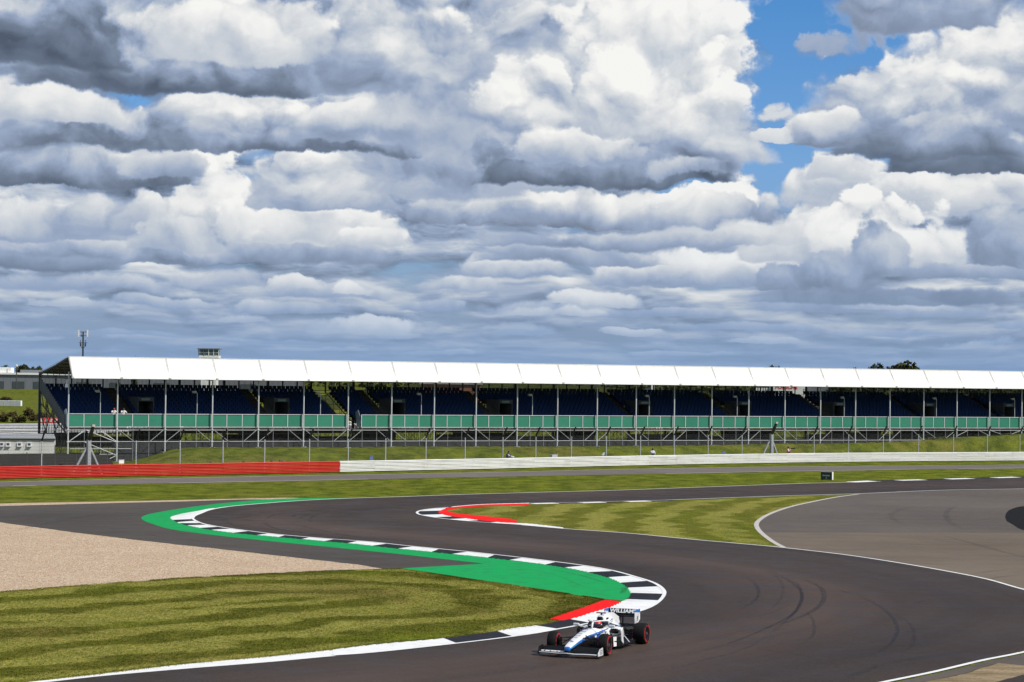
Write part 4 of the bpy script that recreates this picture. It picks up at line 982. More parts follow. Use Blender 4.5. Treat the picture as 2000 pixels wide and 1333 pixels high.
# =================================================================== barrier, debris fence
def railpaint(c, d, sc=.8, amt=.3):
    def f(nt, b):
        t = T(nt); n = t.noise(sc, 5, .65); o = t.n('ShaderNodeObjectInfo'); k = t.m('ADD', t.ss(n, .45, .8, 0, amt), t.m('MULTIPLY', o.outputs['Random'], .22)); t.L(t.mix(k, c, d), b.inputs['Base Color'])
    return f
RAILW = mat('white_guardrail_paint', rough=.5, spec=.3, build=railpaint((.86, .86, .84), (.52, .49, .45)))
RAILR = mat('red_guardrail_paint', rough=.6, spec=.2, build=railpaint((.60, .040, .030), (.66, .12, .09), .7, .5))
POSTG = mat('guardrail_post_steel', rough=.6, build=weathered((.10, .09, .085), .4, 3))
def wprof():   # W-beam profile: (out, z) around the middle
    return [(-.02, -.121), (.05, -.104), (.11, -.076), (.11, -.052), (.015, -.014), (.015, .014), (.11, .052), (.11, .076), (.05, .104), (-.02, .121)]
def barrier_side(p0, p1):   # unit normal towards the track
    d = (p1 - p0).normalized(); return Vector((d.y, -d.x, 0))
half = min(range(len(barr)), key=lambda i: (barr[i] - gp(662, 923)).length)
def make_barrier(pts, m_, label):
    pts = resample(pts, step=4.0); root = tag(empty('guardrail_barrier', pts[0]), label, 'guardrail')
    og = pts[0]
    for a_, b_ in zip(pts, pts[1:]):
        nrm = barrier_side(a_, b_); t_ = (b_ - a_)
        for r_ in range(4):
            z = .145 + r_ * .262; mb = MB(); secs = []
            for e in (0.0, 1.0):
                p = a_ - og + t_ * (e + (.012 if e else -.004)); out_ = (.006 if e == 0 else 0) + random.uniform(-.01, .01); dz = random.uniform(-.008, .008)
                secs.append([p + nrm * (o_ + out_) + Vector((0, 0, z + h_ + dz)) for o_, h_ in wprof()] + [p + nrm * (o_ - .012 + out_) + Vector((0, 0, z + h_ + dz)) for o_, h_ in wprof()[::-1]])
            mb.loft(secs); mb.build('rail', m_, root)
        q = a_ - og
        for f in (0, .5): pm = MB(); pm.box(tuple(q + t_ * f - nrm * .08 + Vector((0, 0, .54))), (.12, .12, 1.08)); pm.build('post', POSTG, root)
    return root
make_barrier(barr[:half + 1], RAILR, 'red painted four-rail guardrail barrier along the left of the service road')
make_barrier(barr[half:], RAILW, 'white painted four-rail guardrail barrier stretching to the right below the grandstand')

fence = tag(empty('debris_fence', (0, 0, 0)), 'tall wire debris fence with angled dark tops standing behind the guardrail', 'fence')
fpx = [85, 178, 265, 352, 437, 519.5, 601, 680, 753, 831, 907, 979, 1049, 1119, 1186, 1253, 1318, 1383, 1446, 1509, 1590, 1660, 1728, 1794.5, 1859.6, 1925, 1991]
foff = []
fl_ = offset(barr, 1.35)
def on_line(line_, px):
    best = None
    for p in line_:
        u, _ = pixray(px, 890); e_ = abs(p.x - u * p.y)
        if best is None or e_ < best[0]: best = (e_, p)
    return best[1]
fpts = [on_line(fl_, x) for x in fpx]
step_ = fpts[-1] - fpts[-2]; fpts += [fpts[-1] + step_ * k for k in (1, 2, 3)]; st0 = fpts[0] - fpts[1]; fpts = [fpts[0] + st0] + fpts
FZ = 3.15
lean = []
for i, p in enumerate(fpts):
    a_, b_ = fpts[max(i - 1, 0)], fpts[min(i + 1, len(fpts) - 1)]; nrm = barrier_side(a_, b_); lean.append(nrm)
    px_i = fpx[i - 1] if 1 <= i <= len(fpx) else 0
    if px_i in (178, 1509): continue
    m_ = MB(); m_.tube([p, p + Vector((0, 0, FZ))], .055, 6); m_.build('fence_post', STEEL, fence)
    m_ = MB(); m_.tube([p + Vector((0, 0, FZ)), p + Vector((0, 0, FZ)) + nrm * .62 + Vector((0, 0, .95))], .085, 6); m_.build('fence_arm', BLACKM, fence)
for q in range(9):
    z = .95 + q * .28 if q < 8 else FZ
    m_ = MB(); m_.tube([p + Vector((0, 0, z)) + lean[i] * .06 for i, p in enumerate(fpts)], .006, 4, caps=False); m_.build('fence_cable', DARKSTEEL, fence)
for q in (.5, 1.0):
    m_ = MB(); m_.tube([p + Vector((0, 0, FZ + .95 * q)) + lean[i] * .62 * q for i, p in enumerate(fpts)], .006, 4, caps=False); m_.build('fence_cable', DARKSTEEL, fence)
def wire_b(nt, b):
    t = T(nt); uvv, u, v = t.uv()
    def ln(c): return t.m('LESS_THAN', t.m('ABSOLUTE', t.m('SUBTRACT', t.m('FRACT', c), .5)), .022)
    d1 = ln(t.m('MULTIPLY', t.m('ADD', u, v), 8.0)); d2 = ln(t.m('MULTIPLY', t.m('SUBTRACT', u, v), 8.0))
    t.L(t.m('MAXIMUM', d1, d2), b.inputs['Alpha'])
WIRE = mat('wire_mesh', (.11, .115, .11), .6, build=wire_b)
m_ = MB(); uvs = []; acc = 0
vs_ = []; 
for i, p in enumerate(fpts):
    if i: acc += (p - fpts[i - 1]).length
    for (z, o_) in ((.9, .07), (FZ, .07), (FZ + .95, .66)): vs_.append(p + lean[i] * o_ + Vector((0, 0, z))); uvs.append((acc, z))
m_.v = [tuple(v) for v in vs_]
for i in range(len(fpts) - 1):
    for j in range(2): m_.f.append((i * 3 + j, i * 3 + 3 + j, i * 3 + 4 + j, i * 3 + 1 + j)); m_.mi.append(0)
wm = m_.build('wire_mesh', WIRE, fence); ul = wm.data.uv_layers.new(name='UVMap')
for lp in wm.data.loops: ul.data[lp.index].uv = uvs[lp.vertex_index]
# two heavy braced masts in the fence line
for px_, lab in ((178, 'heavy grey braced fence mast in front of the left end of the grandstand'), (1509, 'heavy grey braced fence mast behind the white barrier, left of the pink-vested photographer')):
    p = on_line(offset(barr, 1.55), px_); i = min(range(len(fpts)), key=lambda k: (fpts[k] - p).length)
    nrm = lean[i]; tt_ = Vector((-nrm.y, nrm.x, 0))
    r_ = tag(empty('fence_mast', p, math.atan2(tt_.y, tt_.x)), lab, 'mast', 'braced masts in the debris fence')
    # local x along the fence (to the right), local -y towards the track
    m_ = MB(); m_.box((0, 0, 1.6), (.34, .34, 3.2)); bevel(m_.build('mast_pole', STEEL2, r_), .03, 2)
    m_ = MB(); m_.tube([(0, 0, 3.15), (0, -.35, 3.65), (.0, -.75, 4.35)], [.17, .2, .13], 8); h_ = m_.build('mast_head', BLACKM, r_)
    m_ = MB(); m_.box((0, -.78, 4.45), (.28, .24, .2)); m_.build('cap', LAMPM, h_)
    for s_ in (-1, 1):
        m_ = MB(); m_.bar((s_ * .18, .1, 2.5), (s_ * 1.5, .3, 0), .16); m_.build('mast_leg', STEEL2, r_)
        m_ = MB(); m_.bar((s_ * .2, .1, .95 if px_ > 1000 else .55), (s_ * (1.0 if px_ > 1000 else 1.2), .25, .95 if px_ > 1000 else .55), .11); m_.build('mast_tie', STEEL, r_)
# =================================================================== small things along the barrier
WBOX = mat('white_box_paint', rough=.5, build=weathered((.78, .78, .76), .2)); GBOX = mat('grey_box_paint', rough=.5, build=weathered((.42, .43, .46), .3)); BBOX = mat('blue_board_paint', rough=.5, build=weathered((.10, .14, .32), .3))
BRN = mat('brown_housing', rough=.6, build=weathered((.16, .10, .07), .3))
def on_barrier(px, off=.25, z=1.07):
    p = on_line(offset(barr, off), px); i = min(range(len(barr)), key=lambda k: (barr[k] - p).length)
    a_, b_ = barr[max(i - 1, 0)], barr[min(i + 1, len(barr) - 1)]; d = (b_ - a_).normalized(); return Vector((p.x, p.y, z)), math.atan2(d.y, d.x)
def small_box(name, px, w, h, dd, m_, lab, cat, z=1.07, off=.25, tilt=0.0, lid=True, grp=None):
    p, a_ = on_barrier(px, off, z); mb = MB(); mb.box((0, 0, h / 2), (w, dd, h), 0, Matrix.Rotation(tilt, 3, 'Y'))
    if lid: mb.box((0, 0, h + .02), (w + .05, dd + .05, .035), 0, Matrix.Rotation(tilt, 3, 'Y'))
    mb.tube([(0, 0, -.5), (0, 0, 0.02)], .03, 6)
    o = mb.build(name, m_); o.location = p; o.rotation_euler = (0, 0, a_); bevel(o, .01, 1); tag(o, lab, cat, grp); return o
small_box('marker_board', 238.5, .50, .30, .08, WBOX, 'small white board standing on the red barrier left of the grass bank', 'board', 1.12)
small_box('equipment_box', 1081, .78, .20, .3, GBOX, 'pale grey flat box on the white barrier near the middle, left of the tilted one', 'box')
small_box('camera_housing', 1177, .36, .16, .14, GBOX, 'pale grey tilted camera housing on the white barrier', 'camera', 1.15, tilt=-.6)
small_box('number_board', 728, .44, .34, .06, BBOX, 'blue board behind the left end of the white barrier', 'board', 1.05, 1.0)
small_box('number_board', 1411, .50, .26, .06, BBOX, 'blue board behind the white barrier left of the right-hand mast', 'board', 1.05, 1.0)
for px_, lab in ((411, 'first of the four little brown marker lamps on the red barrier, nearest the mast'), (478, 'brown marker lamp right of the first one on the red barrier'), (553, 'brown marker lamp on the red barrier, wider than the others'), (528, 'small brown marker lamp beside the wider one on the red barrier')):
    small_box('marker_lamp', px_, .34 if px_ == 553 else .24, .12, .16, BRN, lab, 'lamp', 1.08, .1, grp='marker lamps on the red barrier')
# --- corner sign board in the grass
sg = tag(empty('corner_sign', gp(1615, 938.2)), 'dark green corner name board with white edge standing in the grass strip', 'sign')
SGF = mat('dark_green_sign_face', rough=.35, build=weathered((.010, .030, .026), .2)); WT = mat('white_print', (.62, .66, .64), .5)
vd = Vector((sg.location.x, sg.location.y, 0)).normalized()
sg.rotation_euler = (0, 0, radians(-28))
mb = MB(); mb.box((0, 0, .40), (1.08, .30, .70)); o = mb.build('board', SGF, sg)
mb = MB(); mb.box((.555, 0, .40), (.03, .32, .72)); mb.build('side_panel', RAILW, sg)
mb = MB(); mb.box((0, 0, .765), (1.10, .31, .025)); mb.build('top_edge', WT, sg)
for sx in (-.45, .45): mb = MB(); mb.box((sx, 0, .03), (.06, .25, .10)); mb.build('foot', BLACKM, sg)
def text(body, size, m_, parent, loc, rot, ext=.004, bold=.0, name='lettering', sx=1.0):
    cu = bpy.data.curves.new(name, 'FONT'); cu.body = body; cu.size = size; cu.align_x = 'CENTER'; cu.align_y = 'CENTER'; cu.extrude = ext; cu.offset = bold; cu.resolution_u = 3
    tmp = bpy.data.objects.new('t', cu); COL.objects.link(tmp); dg_ = bpy.context.evaluated_depsgraph_get()
    me = bpy.data.meshes.new_from_object(tmp.evaluated_get(dg_)); bpy.data.objects.remove(tmp); bpy.data.curves.remove(cu)
    me.materials.clear(); me.materials.append(m_); me.name = name
    o = link(name, me, parent, loc); o.rotation_euler = rot; o.scale = (sx, 1, 1); return o
text('Becketts', .20, WT, sg, (-.02, -.155, .43), (pi / 2, 0, 0), bold=.003); text('13', .15, WT, sg, (-.02, -.155, .20), (pi / 2, 0, 0), bold=.003)

# =================================================================== things left of / beneath the stand
# portable cabin
cab = tag(empty('portable_cabin', gp(54, 908) * 1.0), 'long white portable cabin with four small windows behind the dark windbreak', 'cabin')
cp = at(0, 880, 214); y0 = 0.0; x1 = 0.0; x0 = -14.0; cab.location = at(107, 870, 214.0); cab.location.z = 0; cab.rotation_euler = (0, 0, radians(11.5))
CABW = mat('white_cabin_cladding', rough=.6, build=weathered((.62, .61, .58), .3, .6)); CABR = mat('grey_cabin_roof', rough=.7, build=weathered((.30, .31, .32), .4, .5))
for q in range(10):
    w_ = 1.4; mb = MB(); mb.box((x0 + w_ * (q + .5), y0, 1.42), (w_ - .015, .08, 2.75)); mb.build('wall_panel', CABW, cab)
mb = MB(); mb.box((x1 + .03, y0 + 7.5, 1.4), (.08, 15.0, 2.75)); mb.build('end_wall', CABW, cab)
mb = MB(); mb.box(((x0 + x1) / 2 - .1, y0 + 7.45, 2.93), (14.2, 15.2, .08)); mb.build('roof', CABR, cab)
mb = MB(); mb.box(((x0 + x1) / 2 - .1, y0 - .12, 2.84), (14.3, .10, .13)); mb.build('roof_edge', BLACKM, cab)
GLD = mat('dark_window_glass', (.05, .055, .08), .15, spec=.7)
for px_ in (8.5, 20.5, 41.5, 59.5):
    wx = (at(px_, 864, 214).x - at(107, 864, 214).x) * 1.03; mb = MB(); mb.box((wx, y0 - .09, 2.36), (.44, .12, .36)); f_ = mb.build('window', WBOX, cab)
    mb = MB(); mb.box((wx, y0 - .16, 2.38), (.24, .03, .20)); mb.build('pane', GLD, f_)
    mb = MB(); mb.box((wx, y0 - .14, 2.15), (.42, .20, .05)); mb.build('sill', GBOX, f_)
# windbreak of dark netting behind the fence
wb = tag(empty('windbreak', (0, 0, 0)), 'low black netting windbreak along the fence at the left', 'windbreak')
NET = mat('black_netting', rough=.9, build=weathered((.022, .021, .020), .5, 1.2, (.055, .05, .045)))
wl = [on_line(offset(barr, 4.0), x) for x in (-60, 0, 55, 104, 150, 205, 232)]
hs_ = [1.95, 1.95, 1.95, 1.93, 1.85, 1.75, .5]
for i in range(len(wl) - 1):
    a_, b_ = wl[i], wl[i + 1]; mb = MB(); z = Vector((0, 0, 1))
    mb.plate([a_, b_, b_ + z * hs_[i + 1], a_ + z * hs_[i]], .03); mb.build('netting_panel', NET, wb)
    mb = MB(); mb.tube([a_, a_ + z * (hs_[i] + (.75 if i in (1, 3) else .1))], .045, 6); mb.build('net_post', DARKSTEEL, wb)

# ------------------------------------------------------------------ foliage
def leaf_b(c1, c2, brown=None):
    def f(nt, b):
        t = T(nt); n = t.noise(.8, 3, .6); o = t.n('ShaderNodeObjectInfo'); g = t.noise(9, 2, .6)
        c = t.mix(t.ss(t.m('ADD', t.m('MULTIPLY', n, .6), t.m('MULTIPLY', g, .4)), .35, .65), c1, c2); c = t.mix(t.m('MULTIPLY', o.outputs['Random'], .35), c, brown or c1)
        t.L(c, b.inputs['Base Color'])
    return f
LEAF = mat('tree_leaves', rough=.7, spec=.2, build=leaf_b((.018, .030, .008), (.055, .070, .018), (.07, .06, .02)))
SCRUB = mat('scrub_leaves', rough=.9, spec=.1, build=leaf_b((.06, .045, .022), (.16, .125, .05), (.03, .03, .012)))
BARK = mat('tree_bark', rough=.9, build=weathered((.05, .038, .028), .3))
def crown_mesh(name, lobes, nleaf, size, m_, seed):
    rn = random.Random(seed); mb = MB()
    tot = sum(l[3] ** 2 for l in lobes)
    for (lx, ly, lz, lr) in lobes:
        for k in range(int(nleaf * lr * lr / tot)):
            v = Vector((rn.gauss(0, 1), rn.gauss(0, 1), rn.gauss(0, 1))).normalized() * lr * (rn.random() ** .35)
            v.z *= .8; j = mnoise.noise(v * (2.2 / lr) + Vector((seed, lx, ly)))
            if j < -.12: continue
            p = Vector((lx, ly, lz)) + v * (1 + .35 * j); s_ = size * rn.uniform(.6, 1.4)
            a_ = Vector((rn.gauss(0, 1), rn.gauss(0, 1), rn.gauss(0, .6))).normalized() * s_; b_ = a_.cross(Vector((rn.gauss(0, 1), rn.gauss(0, 1), rn.gauss(0, 1))).normalized()).normalized() * s_ * .6
            mb.quad([p - a_, p + b_, p + a_, p - b_])
    return mb.mesh(name, m_)
def tree_protos(n, H, Wd, m_, size=.35, nleaf=3200, seed0=1):
    out = []
    for k in range(n):
        rn = random.Random(seed0 + k); lobes = []
        for q in range(9):
            an = rn.uniform(0, 2 * pi); rr = rn.uniform(0, .32) * Wd; lz = H * rn.uniform(.42, .85); lobes.append((cos(an) * rr, sin(an) * rr, lz, Wd * rn.uniform(.16, .27) * (1.15 - .4 * lz / H)))
        lobes.append((0, 0, H * .6, Wd * .3))
        cm = crown_mesh('crown', lobes, nleaf, size, m_, seed0 + k)
        tb = MB(); tb.tube([(0, 0, -.3), (.1, .05, H * .3), (0, 0, H * .7)], [H * .03, H * .022, H * .01], 7)
        for q in range(6):
            l_ = lobes[q]; tb.tube([(0, 0, H * (.28 + .05 * q)), (l_[0] * .6, l_[1] * .6, l_[2] * .85), (l_[0], l_[1], l_[2])], [H * .014, H * .009, H * .004], 5)
        out.append((cm, tb.mesh('trunk', BARK)))
    return out
TP = tree_protos(4, 10, 9, LEAF)
def place_tree(px, py_top, dist, width_px, k, lab, grp='trees behind the grandstand', base=1.5, nm='tree'):
    top = at(px, py_top, dist); h = top.z - base; w = width_px * dist / FPX
    cm, tm = TP[k % len(TP)]; mz = max(v.co.z for v in cm.vertices); mw = max(v.co.x for v in cm.vertices) - min(v.co.x for v in cm.vertices)
    r_ = tag(empty(nm, (top.x, dist, base), 0.0), lab, 'tree', grp); r_.scale = (w / mw, w / mw, h / mz); link('crown', cm, r_); link('trunk', tm, r_); return r_
# tops that show over the roof
for i, (x, y, w, dist, lab) in enumerate([(1760, 703, 74, 470, 'tallest rounded tree crown rising over the roof at the right'), (1722, 708, 60, 480, 'tree crown left of and below the tallest one over the roof at the right'), (1790, 712, 46, 465, 'low tree crown at the right edge of the clump over the roof'), (1668, 715, 24, 490, 'small tree tip just left of the clump over the roof at the right'),
        (1502, 712, 34, 500, 'dark tree tip over the roof right of the middle, left one of a pair'), (1524, 714, 30, 505, 'thin tree tip over the roof right of the middle, right one of a pair'), (264, 693.5, 15, 430, 'single small tree tip peeping over the roof near the left end'),
        (8, 712, 26, 1050, 'dark tree at the very left edge of the skyline'), (42, 710.5, 24, 1040, 'taller pointed tree on the left skyline behind the grey building'), (53, 712.5, 18, 1060, 'tree with a gap beside it on the left skyline'), (76, 713, 30, 1040, 'dark bushy tree on the left skyline next to the roof gable'), (62, 715, 20, 1050, 'low pale tree between two taller ones on the left skyline')]):
    place_tree(x, y, dist, w, i, lab)
# row of trees seen in the slot under the roof at the right, and a few elsewhere
slot = [(1210, 500), (1330, 520), (1415, 480), (1490, 500), (1650, 420), (1690, 430), (1732, 415), (1775, 430), (1815, 420), (1855, 410), (1895, 425), (1935, 415), (1975, 420), (2010, 410), (1300, 560), (1240, 540)]
wl_ = []
for i, (x, dist) in enumerate(slot + [(x + 18, d_ + 12) for x, d_ in slot]):
    q_ = at(x, 742, dist); wl_.append((q_.x, dist, (q_.z - 1.5) * .55 + 1.5, 3.6 + (i % 3) * .6))
wood = link('treeline', crown_mesh('treeline', wl_, 26000, .45, LEAF, 77)); tag(wood, 'band of leafy trees glimpsed in the slot between the top seats and the roof', kind='stuff')
# scrub on the slope at the left
SP = [crown_mesh('foliage', [(random.uniform(-1, 1), random.uniform(-.6, .6), .7 + random.uniform(0, .5), random.uniform(.6, 1.0)) for q in range(6)], 1500, .16, SCRUB, 50 + k) for k in range(3)]
scr = [(-20, 826, 36, 30, 'brown scrub bush at the left edge of the slope'), (6, 826, 30, 24, 'low brown bush right of the leftmost one'), (22, 816, 22, 16, 'dark upper bush above the low brown ones'), (38, 827, 34, 22, 'wide tawny bush in the middle of the scrub'), (55, 814, 34, 20, 'reddish bush at the top of the scrub'), (66, 825, 30, 22, 'tawny bush beside the dark stand column'), (88, 822, 30, 22, 'bush seen through the end truss of the stand'), (10, 782, 40, 8, 'dark red-brown bush behind the white block wall')]
for i, (x, y, w, h, lab) in enumerate(scr):
    dist = 345 - i if y > 800 else 530; p = at(x, y, dist); r_ = tag(link('bush', SP[i % 3]), lab, 'bush', 'scrub bushes on the slope')
    r_.location = (p.x, dist, max(p.z, 0) - .1); r_.scale = (w * dist / FPX / 3.4,) * 2 + (h * dist / FPX / 2.0,); r_.rotation_euler = (0, 0, i * 2.1)
# white block wall on the slope
p0 = at(-60, 792, 505); p1 = at(42, 792, 500); wallr = tag(empty('block_wall', p0, math.atan2(p1.y - p0.y, p1.x - p0.x)), 'low white block wall on the green slope at the far left', 'wall')
n_ = 9; L_ = (p1 - p0).length
for q in range(n_): mb = MB(); mb.box((L_ * (q + .5) / n_, 0, .6), (L_ / n_ - .03, .6, 1.2)); bevel(mb.build('block', WBOX, wallr), .04, 1)
# red cloth banner seen under the stand end
bn = tag(empty('banner', at(76, 826, 300)), 'red and white banner hung behind the left end of the stand', 'banner'); REDB = mat('red_banner_cloth', rough=.7, build=weathered((.70, .05, .045), .2))
mb = MB(); mb.box((1.35, 0, .33), (2.7, .04, .66)); mb.build('cloth', REDB, bn)
for q in range(4): mb = MB(); mb.box((.35 + q * .62, -.03, .34), (.30, .01, .42), 0, Matrix.Rotation(.3, 3, 'Y')); mb.build('white_mark', WBOX, bn)
for q in (0, 2.7): mb = MB(); mb.tube([(q, 0, -1.2), (q, 0, .7)], .04, 6); mb.build('pole', DARKSTEEL, bn)
# road and guardrails behind the stand
def far_rail(px0, py0, px1, py1, z, col_, lab, rails=2, n_=20):
    a_, b_ = gp(px0, py0, z), gp(px1, py1, z); r_ = tag(empty('far_guardrail', a_), lab, 'guardrail', 'guardrails beyond the grandstand'); d = (b_ - a_)
    for q in range(rails):
        mb = MB(); nrm = barrier_side(a_, b_); mb.loft([[p + nrm * o_ + Vector((0, 0, .45 + q * .36 + h_)) for o_, h_ in wprof()] + [p + nrm * (o_ - .02) + Vector((0, 0, .45 + q * .36 + h_)) for o_, h_ in wprof()[::-1]] for p in (Vector((0, 0, 0)), d)]); mb.build('rail', col_, r_)
    mb = MB()
    for k in range(n_): mb.box(tuple(d * (k / (n_ - 1)) + Vector((0, .12, .4))), (.12, .12, .95))
    mb.build('posts', STEEL, r_)
struct(sheet('far_road', [gp(*p, 1.75) for p in [(-100, 852), (300, 845), (900, 843), (1500, 846), (2100, 850), (2100, 838), (1500, 834), (900, 831), (300, 832), (-100, 838)]], 1.95, SERVICE, None, 0, 4))
far_rail(-60, 849, 260, 845, 1.6, STEEL, 'nearer grey guardrail beside the road seen left of and below the stand')
far_rail(-60, 857, 250, 850, 1.6, STEEL, 'second grey guardrail in front of the cabin roof line')
far_rail(-60, 843, 420, 839, 1.6, STEEL, 'furthest grey guardrail across the grass at the left')
far_rail(250, 838, 900, 835, 1.7, RAILW, 'pale guardrail glimpsed under the left half of the stand', n_=30)
far_rail(900, 836, 1700, 838, 1.7, RAILW, 'pale guardrail glimpsed under the right half of the stand', n_=40)
# advertising boards under the stand, seen beneath the green boards
ad = tag(empty('advertising_board', gp(1490, 846, 1.9)), 'long white lettered advertising board seen beneath the green boards', 'board')
ad.rotation_euler = (0, 0, 0); sc_ad = ad.location.y / FPX
mb = MB(); mb.box((0, 0, .85), (165 * sc_ad, .08, .62)); mb.build('panel', BLACKM, ad)
text('VERIZON MEDIA', .78, WBOX, ad, (0, -.06, .86), (pi / 2, 0, 0), bold=.01)
for px_, lab in ((1285, 'red and white advertising board under the stand, right of the middle'), (1150, 'red-lettered pale board under the stand near the middle')):
    a2_ = tag(empty('advertising_board', gp(px_, 848, 1.8)), lab, 'board'); mb = MB(); mb.box((0, 0, .8), (1.9 if px_ > 1200 else 6, .06, .6)); mb.build('panel', RAILW, a2_)
    for q in range(5 if px_ > 1200 else 12): mb = MB(); mb.box((-.75 + q * .38 if px_ > 1200 else -2.7 + q * .48, -.04, .8), (.2, .02, .35)); mb.build('red_mark', REDB, a2_)
# far grey industrial building with white roof edge
WALLG = mat('grey_metal_cladding', rough=.6, build=weathered((.17, .18, .205), .3, .1)); DOORG = mat('dark_shutter', rough=.6, build=weathered((.05, .065, .07), .2)); CONC = mat('pale_concrete', rough=.8, build=weathered((.45, .42, .38), .3, .3))
fb = tag(empty('industrial_building', (0, 0, 0)), 'long low grey industrial building with white roof edge far behind the stand', 'building')
Yb = 950.0; zb = at(40, 758, Yb).z; zt = at(40, 731.5, Yb).z; xa = at(-150, 740, Yb).x; xb = at(592, 740, Yb).x
npan = 52; pw_ = (xb - xa) / npan; ppm = MB(); ppm.box((0, 0, 0), (pw_ - .05, .3, zt - zb + 4)); ppm = ppm.mesh('wall_panel', WALLG)
for q in range(npan): link('wall_panel', ppm, fb, (xa + pw_ * (q + .5), Yb, (zt + zb - 4) / 2))
mb = MB(); mb.box(((xa + xb) / 2, Yb + 14, zt + .25), (xb - xa + 1, 29.5, .8)); mb.build('roof', RAILW, fb)
for x0_, x1_ in ((25, 48), (-3, 8), (66, 82), (150, 175), (215, 235), (300, 330), (390, 420), (470, 500)):
    mb = MB(); X0, X1 = at(x0_, 750, Yb).x, at(x1_, 750, Yb).x; mb.box(((X0 + X1) / 2, Yb - .2, (at(0, 745, Yb).z + zb - 3) / 2), (X1 - X0, .3, at(0, 745, Yb).z - zb + 3)); mb.build('shutter_door', DOORG, fb)
for x0_, x1_, yt in ((-8, 11, 719), (12.5, 20, 719.5)):
    mb = MB(); X0, X1 = at(x0_, 750, Yb).x, at(x1_, 750, Yb).x; mb.box(((X0 + X1) / 2, Yb + 4, (zt + at(0, yt, Yb).z) / 2 + .3), (X1 - X0, 5, at(0, yt, Yb).z - zt)); mb.build('rooftop_unit', RAILW, fb)
for x0_, x1_, yt in ((22, 78, 723.0),):
    mb = MB(); X0, X1 = at(x0_, 750, Yb).x, at(x1_, 750, Yb).x; mb.box(((X0 + X1) / 2, Yb + 20, (zt + at(0, yt, Yb).z) / 2), (X1 - X0, 6, at(0, yt, Yb).z - zt + .4)); mb.build('rooftop_unit', WALLG, fb)
# pale bank and fences in front of it
struct(sheet('gravel_bank', [gp(x, y, 1.8) for x, y in [(28, 758.5), (40, 756.5), (78, 755), (200, 755), (200, 762), (78, 763), (50, 760.5)]], 1.9, CONC))
far_rail(28, 760, 110, 757.5, 1.8, BRN, 'rusty brown guardrail in front of the grey building', 3, 12)
# advert building seen through the slot at the right
pb = tag(empty('pavilion', (0, 0, 0)), 'white fronted building with red lettering seen under the roof at the right', 'building'); Yp = 420.0
X0, X1 = at(1510, 755, Yp).x, at(1573, 755, Yp).x; zt2 = at(1540, 750, Yp).z; mb = MB(); mb.box(((X0 + X1) / 2, Yp + 3, (zt2 + 1.5) / 2), (X1 - X0, 6, zt2 - 1.5)); mb.build('wall', RAILW, pb)
text('PORSCHE', .92, REDB, pb, ((at(1512, 757, Yp).x + at(1560, 757, Yp).x) / 2, Yp - .06, at(1536, 756.6, Yp).z), (pi / 2, 0, 0), bold=.03, sx=1.02)
X0, X1 = at(1574, 755, Yp).x, at(1640, 755, Yp).x; mb = MB(); mb.box(((X0 + X1) / 2, Yp + 5, (zt2 + 1.0) / 2), (X1 - X0, 6, zt2 - 1.7)); mb.build('side_wing', WALLG, pb)
X0, X1 = at(1430, 755, Yp).x, at(1509, 755, Yp).x; mb = MB(); mb.box(((X0 + X1) / 2, Yp + 5, (at(1, 765, Yp).z) / 2 + .8), (X1 - X0, 6, at(1470, 757, Yp).z - .8)); mb.build('side_wing', WALLG, pb)
for q in range(6): mb = MB(); mb.box((at(1480 + q * 5, 755, Yp).x, Yp + 1.9, at(1480, 762, Yp).z), (.3, .1, .8)); mb.build('window', WBOX, pb)
# grassy rise glimpsed in the slot, middle
mb = MB(); nU = 40
for i in range(nU + 1):
    x_ = at(560 + i * 22, 750, 430).x
    for j, (dy_, zz) in enumerate(((0, 1.2), (25, 5.6 + .9 * mnoise.noise(Vector((i * .3, 0, 0)))), (60, 8.2 + 1.2 * mnoise.noise(Vector((i * .2, 5, 0)))), (110, 2))):
        mb.v.append((x_, 430 + dy_, zz * (sin(pi * min(1, max(0, (i + 3) / (nU + 6)))) ** .4)))
for i in range(nU):
    for j in range(3): mb.f.append((i * 4 + j, i * 4 + 4 + j, i * 4 + 5 + j, i * 4 + 1 + j)); mb.mi.append(0)
struct(mb.build('grass_hill', mat('scrubby_hill_grass', rough=.95, spec=.04, build=grass_build(False, 1.0, .38)), smooth=True))
far_hut = tag(empty('site_hut', (0, 0, 0)), 'brown brick hut glimpsed in the slot left of the middle of the stand', 'hut'); 
hx = at(880, 750, 425).x; mb = MB(); mb.box((hx, 428, 4.5), (11, 5, 6.6)); mb.build('wall', mat('brown_brick', rough=.8, build=weathered((.20, .085, .05), .4, .8)), far_hut); mb = MB(); mb.box((hx, 428, 7.95), (11.6, 5.6, .25)); mb.build('roof', CABR, far_hut)
wv_ = tag(empty('white_pillar', (at(1275, 755, 400).x, 400, 1.5)), 'white pillar with a blue board beside it seen in the slot under the roof', 'pillar'); mb = MB(); mb.box((0, 0, 3.7), (.55, .4, 7.4)); mb.build('shaft', RAILW, wv_); mb = MB(); mb.box((-.85, 0, 5.7), (.9, .1, .7)); mb.build('blue_board', BBOX, wv_)
